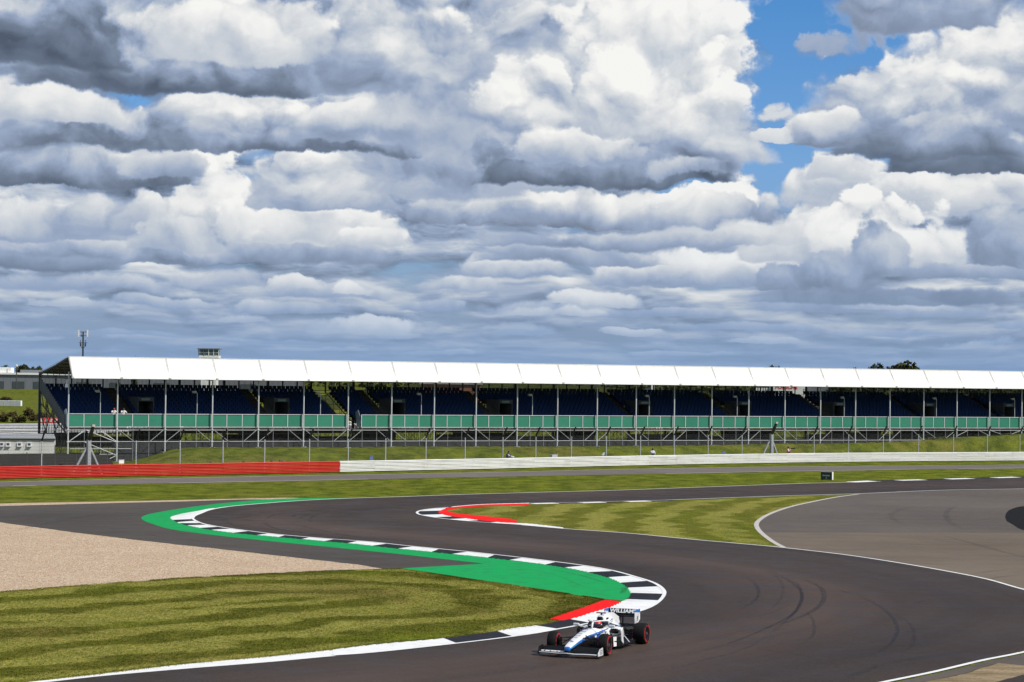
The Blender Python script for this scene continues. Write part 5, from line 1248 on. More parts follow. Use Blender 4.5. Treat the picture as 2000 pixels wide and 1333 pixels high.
# control tower top and phone mast over the roof
ct = tag(empty('control_tower', (0, 0, 0)), 'glazed square control tower top showing above the grandstand roof', 'tower'); Yc = 520.0; s_c = Yc / FPX
cx_ = at(410, 690, Yc).x; z_t = at(410, 682, Yc).z; z_b = at(410, 698.5, Yc).z
mb = MB(); mb.box((cx_, Yc, z_b / 2 + .2), (38 * s_c * .8, 3.6, z_b)); mb.build('shaft', RAILW, ct)
mb = MB(); mb.box((cx_, Yc, z_b + .15), (38 * s_c, 4.4, .5)); mb.build('floor_band', RAILW, ct)
mb = MB(); mb.box((cx_, Yc, z_t + .02), (43 * s_c, 5.2, .22)); mb.build('roof', WALLG, ct)
gw = 38 * s_c
for q in range(4):
    for r_ in range(2):
        hz_ = (z_t - z_b - .5) / 2; mb = MB(); mb.box((cx_ - gw / 2 + gw * (q + .5) / 4, Yc - 2.15, z_b + .45 + hz_ * (r_ + .5)), (gw / 4 - .12, .05, hz_ - .10)); mb.build('pane', mat_glass if (q + r_) else (globals().__setitem__('mat_glass', mat('tower_glass', (.06, .11, .12), .1, spec=.8)) or mat_glass), ct)
for q in range(5):
    mb = MB(); mb.bar((cx_ - gw / 2 + gw * q / 4, Yc - 2.15, z_b + .3), (cx_ - gw / 2 * 1.06 + gw * 1.06 * q / 4, Yc - 2.35, z_t), .16); mb.build('mullion', WALLG if q in (0, 1) else RAILW, ct)
mb = MB(); mb.box((cx_, Yc + .3, (z_b + z_t) / 2), (gw * .9, 3.4, z_t - z_b - .3)); mb.build('interior', WALLG, ct)
mb = MB(); mb.box((cx_, Yc - 2.18, (z_b + z_t) / 2 + .1), (gw, .08, .12)); mb.build('transom', RAILW, ct)
pm_ = tag(empty('phone_mast', (at(162, 690, 330).x, 330, 1.3)), 'thin steel phone mast with white antenna panels above the left end of the roof', 'mast')
zt3 = at(162, 648, 330).z - 1.3
mb = MB(); mb.tube([(0, 0, 0), (0, 0, zt3)], [.16, .12], 8); mb.build('pole', DARKSTEEL, pm_)
for dx2, m_2 in ((-.62, RAILW), (.62, RAILW), (-.3, GBOX), (.3, GBOX)):
    mb = MB(); mb.box((dx2, .35 if abs(dx2) < .5 else -.1, zt3 - .25), (.16, .12, .95)); mb.build('antenna_panel', m_2, pm_)
for z in (zt3 - .05, zt3 - .6, zt3 - 1.6):
    mb = MB(); mb.tube([(-.62, 0, z), (.62, 0, z)], .04, 6); mb.tube([(-.3, .3, z), (0, 0, z), (.3, .3, z)], .03, 6); mb.build('cross_arm', DARKSTEEL, pm_)
for dx2 in (-.35, .32): mb = MB(); mb.tube([(0, 0, zt3 - 2.5), (dx2, 0, zt3 - 2.1), (dx2, 0, zt3 - 1.2)], .045, 6); mb.box((dx2, 0, zt3 - 1.9), (.2, .16, .45)); mb.build('radio_unit', DARKSTEEL, pm_)
lp_ = tag(empty('floodlight_pole', (at(32.5, 715, 880).x, 880, 1.5)), 'thin pole with a white ball top on the left skyline', 'pole'); mb = MB(); mb.tube([(0, 0, 0), (0, 0, at(32, 716, 880).z - 1.5)], .2, 6); mb.build('pole', DARKSTEEL, lp_); mb = MB(); zz_ = at(32, 715.5, 880).z - 1.5; mb.tube([(0, 0, zz_ - .4), (0, 0, zz_ - .1), (0, 0, zz_ + .4), (0, 0, zz_ + .6)], [.1, .4, .4, .1], 8); mb.build('ball', RAILW, lp_)

# woods along the horizon all round the airfield
rw = random.Random(12); hl = []
for q in range(150):
    an = radians(-75 + q) ; dd = 1500 + 250 * sin(q * .21) + rw.uniform(-60, 60); hl.append((sin(an) * dd, cos(an) * dd, 3.0, rw.uniform(5, 7.5) * 3))
hw = MB()
for (lx, ly, lz, lr) in hl:
    for k in range(90):
        v = Vector((rw.gauss(0, 1) * 1.3, rw.gauss(0, 1) * .6, 0)) * lr * .8; p = Vector((lx + v.x, ly + v.y, rw.uniform(1, 8.5) * (1 - .25 * mnoise.noise(Vector((lx + v.x, ly, 0)) * .02))))
        a_ = Vector((rw.gauss(0, 1), rw.gauss(0, 1), rw.gauss(0, .6))).normalized() * 2.4; b_ = a_.cross(Vector((rw.gauss(0, 1), rw.gauss(0, 1), rw.gauss(0, 1))).normalized()).normalized() * 1.6
        hw.quad([p - a_, p + b_, p + a_, p - b_])
tag(hw.build('horizon_woods', LEAF), 'dark line of distant woods along the flat horizon', kind='stuff')
# =================================================================== people (one continuous skinned body each)
def skin_body(name, joints, edges, m_, parent=None, levels=1):
    """joints: name -> (x, y, z, r)"""
    names = list(joints); me = bpy.data.meshes.new(name)
    me.from_pydata([joints[n][:3] for n in names], [(names.index(a), names.index(b)) for a, b in edges], [])
    o = bpy.data.objects.new(name, me); COL.objects.link(o)
    md = o.modifiers.new('skin', 'SKIN'); md.use_smooth_shade = True
    for i, n in enumerate(names):
        r = joints[n][3]; me.skin_vertices[0].data[i].radius = (r, r) if not isinstance(r, tuple) else r
        me.skin_vertices[0].data[i].use_root = (n == 'pelvis')
    sb_ = o.modifiers.new('sub', 'SUBSURF'); sb_.levels = levels; sb_.render_levels = levels
    dg_ = bpy.context.evaluated_depsgraph_get(); me2 = bpy.data.meshes.new_from_object(o.evaluated_get(dg_)); bpy.data.objects.remove(o)
    me2.materials.clear(); me2.materials.append(m_ if not isinstance(m_, list) else m_[0])
    if isinstance(m_, list):
        for q in m_[1:]: me2.materials.append(q)
    me2.name = name
    return link(name, me2, parent)
SKINM = mat('skin', rough=.5, build=weathered((.50, .28, .19), .2, 6, (.40, .2, .13)))
def ball(c, r, n=10, sc=(1, 1, 1)):
    secs = []
    for i in range(n + 1):
        a = pi * i / n; secs.append([(c[0] + r * sc[0] * sin(a) * cos(2 * pi * k / n), c[1] + r * sc[1] * sin(a) * sin(2 * pi * k / n), c[2] + r * sc[2] * cos(a)) for k in range(n)])
    return secs
E_ = [('pelvis', 'waist'), ('waist', 'chest'), ('chest', 'neck'), ('neck', 'head'), ('head', 'crown'), ('chest', 'shL'), ('shL', 'elL'), ('elL', 'wrL'), ('wrL', 'haL'), ('chest', 'shR'), ('shR', 'elR'), ('elR', 'wrR'), ('wrR', 'haR'),
      ('pelvis', 'hiL'), ('hiL', 'knL'), ('knL', 'anL'), ('anL', 'toL'), ('pelvis', 'hiR'), ('hiR', 'knR'), ('knR', 'anR'), ('anR', 'toR')]
def person(loc, rz, pose, cloth, lab, hat=None, hair=(.02, .015, .01), scale=1.0, vest=None, grp=None, legs=None):
    # local: faces -y (towards -Y), x to its left
    J = dict(pelvis=(0, 0, .95, .15), waist=(0, 0, 1.1, .14), chest=(0, .01, 1.36, .17), neck=(0, 0, 1.52, .065), head=(0, -.03, 1.63, .095), crown=(0, -.02, 1.72, .075),
             shL=(.20, 0, 1.43, .075), elL=(.27, .02, 1.15, .055), wrL=(.28, -.08, .92, .04), haL=(.28, -.12, .84, .045), shR=(-.20, 0, 1.43, .075), elR=(-.27, .02, 1.15, .055), wrR=(-.28, -.08, .92, .04), haR=(-.28, -.12, .84, .045),
             hiL=(.10, 0, .88, .11), knL=(.11, -.02, .5, .075), anL=(.11, .02, .1, .055), toL=(.12, -.14, .05, .045), hiR=(-.10, 0, .88, .11), knR=(-.11, -.02, .5, .075), anR=(-.11, .02, .1, .055), toR=(-.12, -.14, .05, .045))
    for k, v in pose.items(): J[k] = (*v, J[k][3])
    r_ = tag(empty('person', loc, rz), lab, 'person', grp); r_.scale = (scale,) * 3
    b_ = skin_body('body', J, E_, [SKINM, cloth, legs or BLACKM], r_)
    nk = Vector(J['neck'][:3]); up_ = (Vector(J['neck'][:3]) - Vector(J['pelvis'][:3])).normalized()
    hands = [Vector(J['haL'][:3]), Vector(J['haR'][:3])]; wp = Vector(J['waist'][:3])
    for p in b_.data.polygons:
        c = p.center
        if (c - nk).dot(up_) > .02 or min((c - h).length for h in hands) < .09: p.material_index = 0
        elif (c - wp).dot(up_) < -.08: p.material_index = 2
        else: p.material_index = 1
    hd = Vector(J['head'][:3]); hm = mat('hair_or_cap', hat or hair, .8)
    mb = MB(); mb.loft(ball(tuple(hd + Vector((0, .025, .035))), .115, 10, (.9, 1, 1.0)), caps=False)
    if hat: mb.box(tuple(hd + Vector((0, -.12, .07))), (.15, .12, .02))
    mb.build('cap' if hat else 'hair', hm, r_, True)
    f_ = MB(); f_.box(tuple(hd + Vector((0, -.118, -.01))), (.028, .03, .045))
    for sx in (-.036, .036): f_.box(tuple(hd + Vector((sx, -.106, .02))), (.022, .012, .012), 1)
    f_.box(tuple(hd + Vector((0, -.10, -.055))), (.05, .012, .010), 1); f_.build('face', [SKINM, BLACKM], r_)
    return r_
def cloth(name, c): return mat(name, rough=.9, build=weathered(c, .3, 4, (c[0] * .6, c[1] * .6, c[2] * .6)))
C1 = cloth('dark_jacket', (.03, .035, .06)); C2 = cloth('white_vest', (.62, .62, .66)); C3 = cloth('pink_white_vest', (.60, .42, .48)); C4 = cloth('white_tshirt', (.70, .68, .68)); C5 = cloth('maroon_trousers', (.12, .02, .04))
def behind(px, off=2.3): p, a_ = on_barrier(px, off, 0.0); s, d = stand_sd(p); p.z = max(0, hill(s, d)); return p, a_
p, a_ = behind(994, 1.05); m1 = person(p, a_ - .3, dict(elR=(-.30, -.12, 1.12), wrR=(-.16, -.32, 1.16), haR=(-.10, -.38, 1.18), elL=(.30, -.12, 1.12), wrL=(.22, -.34, 1.10), haL=(.18, -.42, 1.12)), C1, 'person in dark clothes with pale strap behind the white barrier, leftmost of the three', hat=(.02, .02, .03), scale=.97, grp='people behind the white barrier')
mb = MB(); mb.box((.0, -.15, 1.34), (.30, .04, .10), 0, Matrix.Rotation(.5, 3, 'Y')); mb.box((.05, .16, 1.3), (.26, .06, .3)); mb.build('shoulder_strap', C2, m1)
cam_ = tag(empty('photo_camera', p, a_ - .3), 'large lens camera with white barrel held by the leftmost person behind the barrier', 'camera'); mb = MB(); mb.box((.05, -.46, 1.20), (.15, .1, .12)); mb.build('camera_body', BLACKM, cam_); mb = MB(); mb.tube([(.05, -.5, 1.20), (.28, -.72, 1.10)], [.06, .085], 10); mb.build('lens', RAILW, cam_)
p, a_ = behind(1273, 1.05); m2 = person(p, a_ + 2.6, dict(elL=(.3, -.1, 1.14), wrL=(.16, -.3, 1.2), haL=(.1, -.36, 1.22)), C2, 'person in a white vest turned away behind the white barrier, middle of the three', grp='people behind the white barrier')
mb = MB(); mb.box((.0, .16, 1.12), (.26, .10, .24)); mb.build('backpack', C1, m2)
p, a_ = behind(1536, 1.05); m3 = person(p, a_ + .7, dict(elR=(-.32, -.1, 1.2), wrR=(-.16, -.3, 1.42), haR=(-.08, -.34, 1.5), elL=(.32, -.1, 1.2), wrL=(.18, -.32, 1.40), haL=(.10, -.38, 1.46)), C3, 'photographer in a pink vest raising a camera behind the white barrier, rightmost of three', hat=(.03, .02, .03), grp='people behind the white barrier', legs=C5)
mb = MB(); mb.box((0, -.15, 1.15), (.34, .05, .16)); mb.build('vest_panel', C5, m3)
cam3 = tag(empty('photo_camera', p, a_ + .7), 'black long lens camera raised by the photographer in pink and white', 'camera'); mb = MB(); mb.box((0, -.36, 1.56), (.16, .1, .13)); mb.build('camera_body', BLACKM, cam3); mb = MB(); mb.tube([(0, -.4, 1.56), (.05, -.78, 1.62)], [.05, .075], 10); mb.build('lens', BLACKM, cam3)
# two spectators leaning on the front boards of the stand
for px_, lab, hc in ((222.5, 'spectator in a white shirt with reddish hair at the front boards, left one', (.35, .06, .04)), (241, 'spectator in a white shirt with black hair at the front boards, right one', (.04, .02, .02))):
    s_ = s_at(px_, .9); pw = Sw(s_, .95, Z0 + .02)
    person(pw, TH, dict(chest=(0, -.06, 1.30), neck=(0, -.12, 1.46), head=(0, -.17, 1.56), crown=(0, -.17, 1.66), shL=(.2, -.08, 1.38), shR=(-.2, -.08, 1.38), elL=(.30, -.25, 1.22), wrL=(.12, -.42, 1.30), haL=(.04, -.46, 1.31), elR=(-.30, -.25, 1.22), wrR=(-.12, -.42, 1.33), haR=(-.04, -.47, 1.34)), C4, lab, hair=hc, grp='spectators in the stand')

# =================================================================== the racing car; local x forward, y to its left, z up, origin under the front axle
def paintm(name, c, coat=.6, rough=.28):
    return mat(name, c, rough, spec=.5, coat=coat)
CW = paintm('white_car_paint', (.80, .80, .80)); CB = paintm('blue_car_paint', (.02, .16, .55)); CN = paintm('navy_car_paint', (.012, .018, .07)); CLB = paintm('light_blue_car_paint', (.03, .28, .62))
CC = mat('black_carbon', rough=.5, spec=.2, coat=.0, build=weathered((.007, .007, .008), .3, 12, (.02, .02, .02)))
TYR = mat('tyre_rubber', rough=.8, spec=.12, build=weathered((.010, .010, .010), .5, 6, (.026, .025, .024)))
TYRED = mat('red_tyre_marking', (.50, .02, .025), .6); RIMM = mat('dark_wheel_rim', (.035, .036, .04), .35, metal=.6); HUBM = mat('bright_wheel_nut', (.55, .57, .6), .25, metal=.9)
HREDM = paintm('red_helmet_paint', (.55, .02, .03)); VIS = mat('dark_visor', (.02, .03, .06), .08, spec=.8, coat=1); DK = mat('dark_print', (.05, .05, .06), .5)
CP_FL = gp(1180.5, 1281.8); CP_RL = gp(1261.5, 1256.5); CSC = 1.05
hd_ = (CP_FL - CP_RL); CAR_A = math.atan2(hd_.y, hd_.x)
car_o = CP_FL + Vector((sin(CAR_A), -cos(CAR_A), 0)) * .84 * CSC
WB_ = 3.62
car = tag(empty('racing_car', (car_o.x, car_o.y, .016), CAR_A), 'white single-seat racing car with blue stripes and red-banded tyres on the track beside the kerb', 'racing car')
def rrect(x, hw, z0, z1, n=16, e=2.6, yo=0.0, top=1.0):
    """superellipse section; top<1 narrows the upper half"""
    zc = (z0 + z1) / 2; hh = (z1 - z0) / 2; out = []
    for k in range(n):
        a = 2 * pi * k / n; c_, s_ = cos(a), sin(a)
        y = math.copysign(abs(c_) ** (2 / e), c_) * hw; z = math.copysign(abs(s_) ** (2 / e), s_) * hh
        if s_ > 0: y *= 1 - (1 - top) * (s_ ** 1.0)
        out.append((x, yo + y, zc + z))
    return out
def body(name, secs, m_, mfun=None, n=None):
    mb = MB(); mb.loft(secs, 0, True, True, mfun); o = mb.build(name, m_, car, True, True)
    s_ = o.modifiers.new('sub', 'SUBSURF'); s_.levels = 1; s_.render_levels = 1; return o
# nose and monocoque
def nosef(i, k):
    # 16 section points: k=0 is the left side, 4 top, 8 right side, 12 bottom
    if i == 0: return 1
    if k in (3, 4): return 0
    if k in (2, 5): return 0
    if k in (1, 6): return 0
    if k in (0, 7): return (3 if i < 3 else (1 if i < 5 else 2)) if i < 7 else 0
    return 4
body('nose', [rrect(1.08, .06, .20, .28, e=3), rrect(1.04, .115, .17, .32, e=3.4), rrect(.90, .13, .18, .37, e=3.6), rrect(.60, .145, .20, .45, e=3.8), rrect(.25, .16, .22, .53, e=3.8), rrect(0, .175, .22, .585, e=3.8, top=.95), rrect(-.35, .20, .20, .64, e=3.6, top=.9), rrect(-.8, .25, .16, .672, e=3.2, top=.82), rrect(-1.05, .29, .12, .68, e=3, top=.78)], [CW, CB, CN, CLB, CC], nosef)
def tubf(i, k):
    if k in (1, 2, 3, 4, 5, 6): return 0
    if k in (0, 7): return 1 if i < 2 else 0
    if k in (15, 8): return 2 if i < 2 else 0
    return 3
body('monocoque', [rrect(-1.04, .29, .10, .675, top=.75), rrect(-1.2, .32, .08, .672, top=.8), rrect(-1.5, .35, .07, .655, top=.86), rrect(-1.85, .36, .07, .65, top=.86), rrect(-2.1, .36, .07, .66, top=.8), rrect(-2.3, .34, .07, .66, top=.7)], [CW, CB, CN, CC], tubf)
mb = MB(); mb.loft([rrect(-1.22, .14, .60, .685, 14), rrect(-1.35, .22, .60, .69, 14), rrect(-1.65, .25, .60, .69, 14), rrect(-1.86, .20, .60, .70, 14)]); mb.build('cockpit_opening', CC, car, True)
mb = MB(); mb.tube([(-1.15, 0, .675), (-1.28, .19, .695), (-1.6, .26, .70), (-1.9, .25, .73)], .03, 6); mb.tube([(-1.15, 0, .675), (-1.28, -.19, .695), (-1.6, -.26, .70), (-1.9, -.25, .73)], .022, 6); mb.build('cockpit_rim', CC, car, True)
mb = MB(); mb.loft(ball((-1.88, 0, .72), .2, 10, (.55, 1.1, .6)), caps=False); mb.build('headrest', CC, car, True)
# engine cover with airbox
def engf(i, k):
    if k in (15, 8, 9, 14): return 2
    if i >= 5 and k in (0, 7): return 1
    if 11 <= k <= 12: return 3
    return 0
body('engine_cover', [rrect(-1.90, .125, .68, .965, top=.92, e=3.4), rrect(-2.0, .155, .60, .98, top=.88, e=3.2), rrect(-2.2, .20, .45, .985, top=.66), rrect(-2.5, .25, .30, .965, top=.40, e=2.2), rrect(-2.8, .27, .22, .91, top=.26, e=2.2), rrect(-3.15, .24, .18, .78, top=.2, e=2.2), rrect(-3.5, .17, .18, .56, top=.3), rrect(-3.85, .09, .22, .42, top=.5)], [CW, CB, CN, CC], engf)
mb = MB(); mb.plate([(-2.1, 0, .93), (-2.75, 0, .84), (-3.5, 0, .50), (-3.75, 0, .52), (-3.60, 0, .74), (-3.1, 0, .93), (-2.4, 0, 1.0)], .02); mb.build('engine_fin', CW, car)
mb = MB(); mb.loft([rrect(-1.865, .092, .765, .925, 14, 3.6), rrect(-1.93, .08, .77, .92, 14, 3.6)]); mb.build('airbox_intake', CC, car, True)
for sy in (-1, 1): mb = MB(); mb.box((-2.12, sy * .155, .85), (.16, .03, .05)); mb.build('side_duct', CC, car)
mb = MB(); mb.box((-2.0, 0, 1.0), (.07, .035, .07)); mb.box((-1.99, 0, 1.035), (.06, .30, .03)); mb.build('onboard_camera', CC, car); 
mb = MB(); mb.box((-1.965, .12, 1.036), (.02, .09, .022)); mb.box((-1.955, -.12, 1.036), (.02, .09, .022)); mb.build('camera_tip', HREDM, car)
# sidepods
for sy in (1, -1):
    def spf(i, k): return 0 if k not in (9, 10, 11, 12, 13, 14) else (0 if i < 2 else 2)
    secs = [rrect(-1.86, .17, .36, .60, yo=sy * .50, e=3.4), rrect(-2.0, .20, .28, .622, yo=sy * .50, e=3.2), rrect(-2.3, .20, .16, .605, yo=sy * .46, e=3, top=.85), rrect(-2.6, .19, .09, .54, yo=sy * .38, e=2.8, top=.8), rrect(-2.95, .17, .08, .45, yo=sy * .30), rrect(-3.3, .10, .09, .34, yo=sy * .20), rrect(-3.55, .05, .12, .26, yo=sy * .14)]
    body('sidepod', secs, [CW, CB, CN], (lambda i, k: 0 if i < 3 else (1 if 0 < k < 8 else 2)))
    mb = MB(); mb.loft([rrect(-1.845, .145, .42, .575, 14, 3.2, sy * .50), rrect(-1.90, .14, .43, .57, 14, 3.2, sy * .50)]); mb.build('sidepod_intake', CC, car, True)
    mb = MB(); mb.plate([(-1.9, sy * .70, .60), (-1.78, sy * .74, .52), (-1.80, sy * .76, .2), (-1.95, sy * .76, .10), (-2.05, sy * .74, .14), (-1.96, sy * .73, .40), (-2.05, sy * .71, .60)], .025); mb.build('pod_vane', CW if sy > 0 else CC, car)
    for q, (x_, z0_, z1_, w_) in enumerate(((-1.15, .08, .50, .10), (-1.3, .06, .46, .14), (-1.45, .06, .40, .16), (-1.62, .05, .34, .12))):
        mb = MB(); mb.plate([(x_, sy * (.46 + .08 * q), z0_), (x_ - w_, sy * (.50 + .08 * q), z0_), (x_ - w_ - .03, sy * (.48 + .08 * q), z1_), (x_ + .0, sy * (.44 + .08 * q), z1_ - .03)], .015); mb.build('bargeboard', CC if q != 2 else CW, car)
    mb = MB(); mb.tube([(-1.05, sy * .35, .32), (-1.45, sy * .62, .40), (-1.8, sy * .74, .42)], .018, 5); mb.tube([(-1.05, sy * .4, .2), (-1.7, sy * .72, .22)], .015, 5); mb.build('vane_rod', CC, car)
    # mirror on a stalk
    mb = MB(); mb.box((-1.32, sy * .60, .72), (.07, .20, .085)); o = mb.build('mirror', CW, car); bevel(o, .02, 2)
    mb = MB(); mb.box((-1.36, sy * .60, .72), (.01, .17, .065)); mb.build('mirror_glass', HUBM, o)
    mb = MB(); mb.tube([(-1.42, sy * .28, .66), (-1.34, sy * .52, .70)], .014, 5); mb.tube([(-1.55, sy * .34, .60), (-1.36, sy * .58, .69)], .012, 5); mb.build('mirror_stalk', CW, car)
# blue flash along the tub sides
for sy in (1, -1):
    mb = MB(); mb.plate([(-.15, sy * .205, .50), (-.7, sy * .262, .565), (-1.2, sy * .335, .60), (-1.6, sy * .372, .60), (-1.6, sy * .375, .58), (-1.15, sy * .35, .555), (-.6, sy * .268, .525), (-.2, sy * .208, .47)], .012); mb.build('blue_stripe', CB if sy > 0 else CN, car)
    mb = MB(); mb.plate([(-1.0, sy * .335, .50), (-1.5, sy * .38, .54), (-1.5, sy * .385, .40), (-1.05, sy * .35, .40)], .01); mb.build('side_panel', CW, car)
# floor
mb = MB(); mb.plate([(-.9, .14, .045), (-1.3, .30, .045), (-1.75, .62, .045), (-1.95, .78, .045), (-3.1, .78, .045), (-3.3, .5, .05), (-3.6, .5, .05), (-3.6, -.5, .05), (-3.3, -.5, .05), (-3.1, -.78, .045), (-1.95, -.78, .045), (-1.75, -.62, .045), (-1.3, -.3, .045), (-.9, -.14, .045)], .03); mb.build('floor', CC, car)
for sy in (1, -1):
    for q in range(5): mb = MB(); mb.box((-2.1 - q * .22, sy * .79, .075), (.12, .02, .05), 0, Matrix.Rotation(.3, 3, 'Z')); mb.build('floor_fin', CC, car)
    mb = MB(); mb.tube([(-2.0, sy * .80, .075), (-2.5, sy * .80, .07), (-3.05, sy * .79, .075)], .012, 4); mb.build('floor_edge', RIMM, car)
mb = MB(); mb.plate([(-3.55, .45, .05), (-4.05, .5, .22), (-4.05, -.5, .22), (-3.55, -.45, .05)], .02)
for y in (-.5, -.25, 0, .25, .5): mb.plate([(-3.5, y, .05), (-4.1, y, .06), (-4.1, y, .26), (-3.8, y, .2)], .012)
mb.build('diffuser', CC, car)
# halo
hp = cr([(-1.13, 0, .66), (-1.16, 0, .76), (-1.24, 0, .845)], 4)
mb = MB(); mb.tube([tuple(p) for p in hp], [.034] * (len(hp) - 3) + [.03, .028, .026], 8)
ring_ = cr([(-1.22, 0, .845), (-1.30, .13, .855), (-1.45, .24, .855), (-1.70, .29, .83), (-1.92, .27, .77), (-2.02, .25, .70)], 5)
for sy in (1, -1): mb.tube([(p.x, p.y * sy, p.z) for p in ring_], .022, 8)
mb.build('halo', CW, car, True)
# front wing
def flap(name, ys, f, m_, th=.012, mi=None):
    """f(y) -> list of (x, z) profile"""
    mb = MB(); secs = []
    for y in ys:
        pr = f(y); secs.append([(x, y, z) for x, z in pr] + [(x, y, z - th) for x, z in pr[::-1]])
    mb.loft(secs); return mb.build(name, m_, car, False, True)
yy = [-.97 + 1.94 * i / 16 for i in range(17)]
def arch(y): a = abs(y); return .035 * max(0, 1 - (a / .28)) + .02 * sin(a * 3)
flap('front_wing_main', yy, lambda y: [(1.14 - .22 * abs(y) ** 1.5, .078 + arch(y)), (1.02 - .2 * abs(y) ** 1.5, .095 + arch(y)), (.86 - .16 * abs(y), .10 + arch(y))], CC, .02)
flap('wing_leading_edge', yy, lambda y: [(1.165 - .22 * abs(y) ** 1.5, .100 + arch(y)), (1.12 - .22 * abs(y) ** 1.5, .106 + arch(y))], CW, .018)
for q in range(4):
    for sy in (1, -1):
        ys_ = [sy * (.17 + .79 * i / 8) for i in range(9)]
        flap('front_flap', ys_, lambda y: [(.98 - q * .085 - .18 * abs(y), .125 + q * .034 + .02 * (1 - abs(y))), (.91 - q * .085 - .16 * abs(y), .150 + q * .036 + (.02 + .01 * q) * (1 - abs(y)))], CW if (q == 0 and sy < 0) else CC)
for sy in (1, -1):
    mb = MB(); mb.plate([(.98, sy * .985, .06), (.98, sy * .985, .14), (.86, sy * 1.0, .27), (.62, sy * 1.0, .30), (.55, sy * .98, .28), (.52, sy * .98, .06)], .02, axis=(0, 1, 0)); mb.build('front_endplate', CW if sy > 0 else CC, car)
    mb = MB(); mb.box((.75, sy * .97, .055), (.46, .09, .015)); mb.build('endplate_foot', CC, car)
    mb = MB(); mb.plate([(.98, sy * .10, .11), (.78, sy * .10, .11), (.70, sy * .10, .24), (.95, sy * .10, .20)], .015); mb.build('wing_pylon', CC, car)
    for y in (.38, .62, .82): mb = MB(); mb.box((.86 - .12 * y, sy * y, .12), (.28, .008, .07)); mb.build('wing_strake', CC, car)
# wheels
def wheel_parts(w, R_=.335):
    h = w / 2
    prof = [(-h + .01, .185), (-h, .215), (-h, .27), (-h + .018, R_ - .018), (-h + .05, R_ - .003), (0, R_), (h - .05, R_ - .003), (h - .018, R_ - .018), (h, .27), (h, .215), (h - .01, .185)]
    N_ = 40; ty = MB(); secs = [[(r * cos(2 * pi * k / N_), y, r * sin(2 * pi * k / N_)) for y, r in prof] for k in range(N_ + 1)]
    ty.loft(secs, caps=False, closed=False)
    band = MB()
    for (a0, a1) in ((.15, 2.5), (2.75, 3.0), (3.3, 5.6), (5.85, 6.1)):
        n_ = max(2, int((a1 - a0) * 7))
        for sd in (-1, 1):
            secs = [[(r * cos(a0 + (a1 - a0) * k / n_), sd * (h + .004), r * sin(a0 + (a1 - a0) * k / n_)) for r in (.266, .285)] + [(r * cos(a0 + (a1 - a0) * k / n_), sd * (h - .012), r * sin(a0 + (a1 - a0) * k / n_)) for r in (.285, .266)] for k in range(n_ + 1)]
            band.loft(secs)
    # maker's lettering reads only as short red dashes round the wall
    for q in range(26):
        a = q / 26 * 2 * pi
        if (q % 13) > 8: continue
        for sd in (-1, 1):
            secs = [[(r * cos(a + da), sd * (h + .003), r * sin(a + da)) for r in (.222, .252)] + [(r * cos(a + da), sd * (h - .012), r * sin(a + da)) for r in (.252, .222)] for da in (0, .12)]
            band.loft(secs)
    rim = MB(); rs = [(-h + .012, .188), (-h + .02, .17), (-h + .09, .155), (h - .09, .155), (h - .02, .17), (h - .012, .188)]
    rim.loft([[(r * cos(2 * pi * k / 28), y, r * sin(2 * pi * k / 28)) for y, r in rs] for k in range(29)], caps=False, closed=False)
    for k in range(10):
        a = 2 * pi * k / 10
        for sd in (-1, 1): rim.plate([(cos(a) * .05 - sin(a) * .02, sd * (h - .045), sin(a) * .05 + cos(a) * .02), (cos(a) * .165 - sin(a) * .014, sd * (h - .03), sin(a) * .165 + cos(a) * .014), (cos(a) * .165 + sin(a) * .014, sd * (h - .03), sin(a) * .165 - cos(a) * .014), (cos(a) * .05 + sin(a) * .02, sd * (h - .045), sin(a) * .05 - cos(a) * .02)], .02)
    disc = MB(); disc.tube([(0, -h + .1, 0), (0, h - .1, 0)], .15, 20)
    nut = MB(); 
    for sd in (-1, 1): nut.tube([(0, sd * (h - .07), 0), (0, sd * (h - .01), 0)], .045, 8)
    return ty.mesh('tyre', TYR, True), band.mesh('tyre_band', TYRED), rim.mesh('rim', RIMM, False), disc.mesh('brake_disc', BLACKM), nut.mesh('wheel_nut', HUBM)
WF = wheel_parts(.305); WR = wheel_parts(.405)
STEER = .09
for (x_, y_, P_, st_) in ((0, .8475, WF, STEER), (0, -.8475, WF, STEER), (-WB_, .7975, WR, 0), (-WB_, -.7975, WR, 0)):
    t_ = link('wheel', P_[0], car, (x_, y_, .335)); t_.rotation_euler = (0, random.uniform(0, 6), st_); t_['label'] = 'front wheel with red-banded slick tyre' if x_ == 0 else 'wide rear wheel with red-banded slick tyre'
    for me_, nm_ in zip(P_[1:], ('tyre_band', 'rim', 'brake_disc', 'wheel_nut')): link(nm_, me_, t_)
    mb = MB(); sy = 1 if y_ > 0 else -1; mb.box((x_, y_ - sy * .19, .335), (.26, .10, .34)); o = mb.build('brake_duct', CC, car); bevel(o, .03, 2)
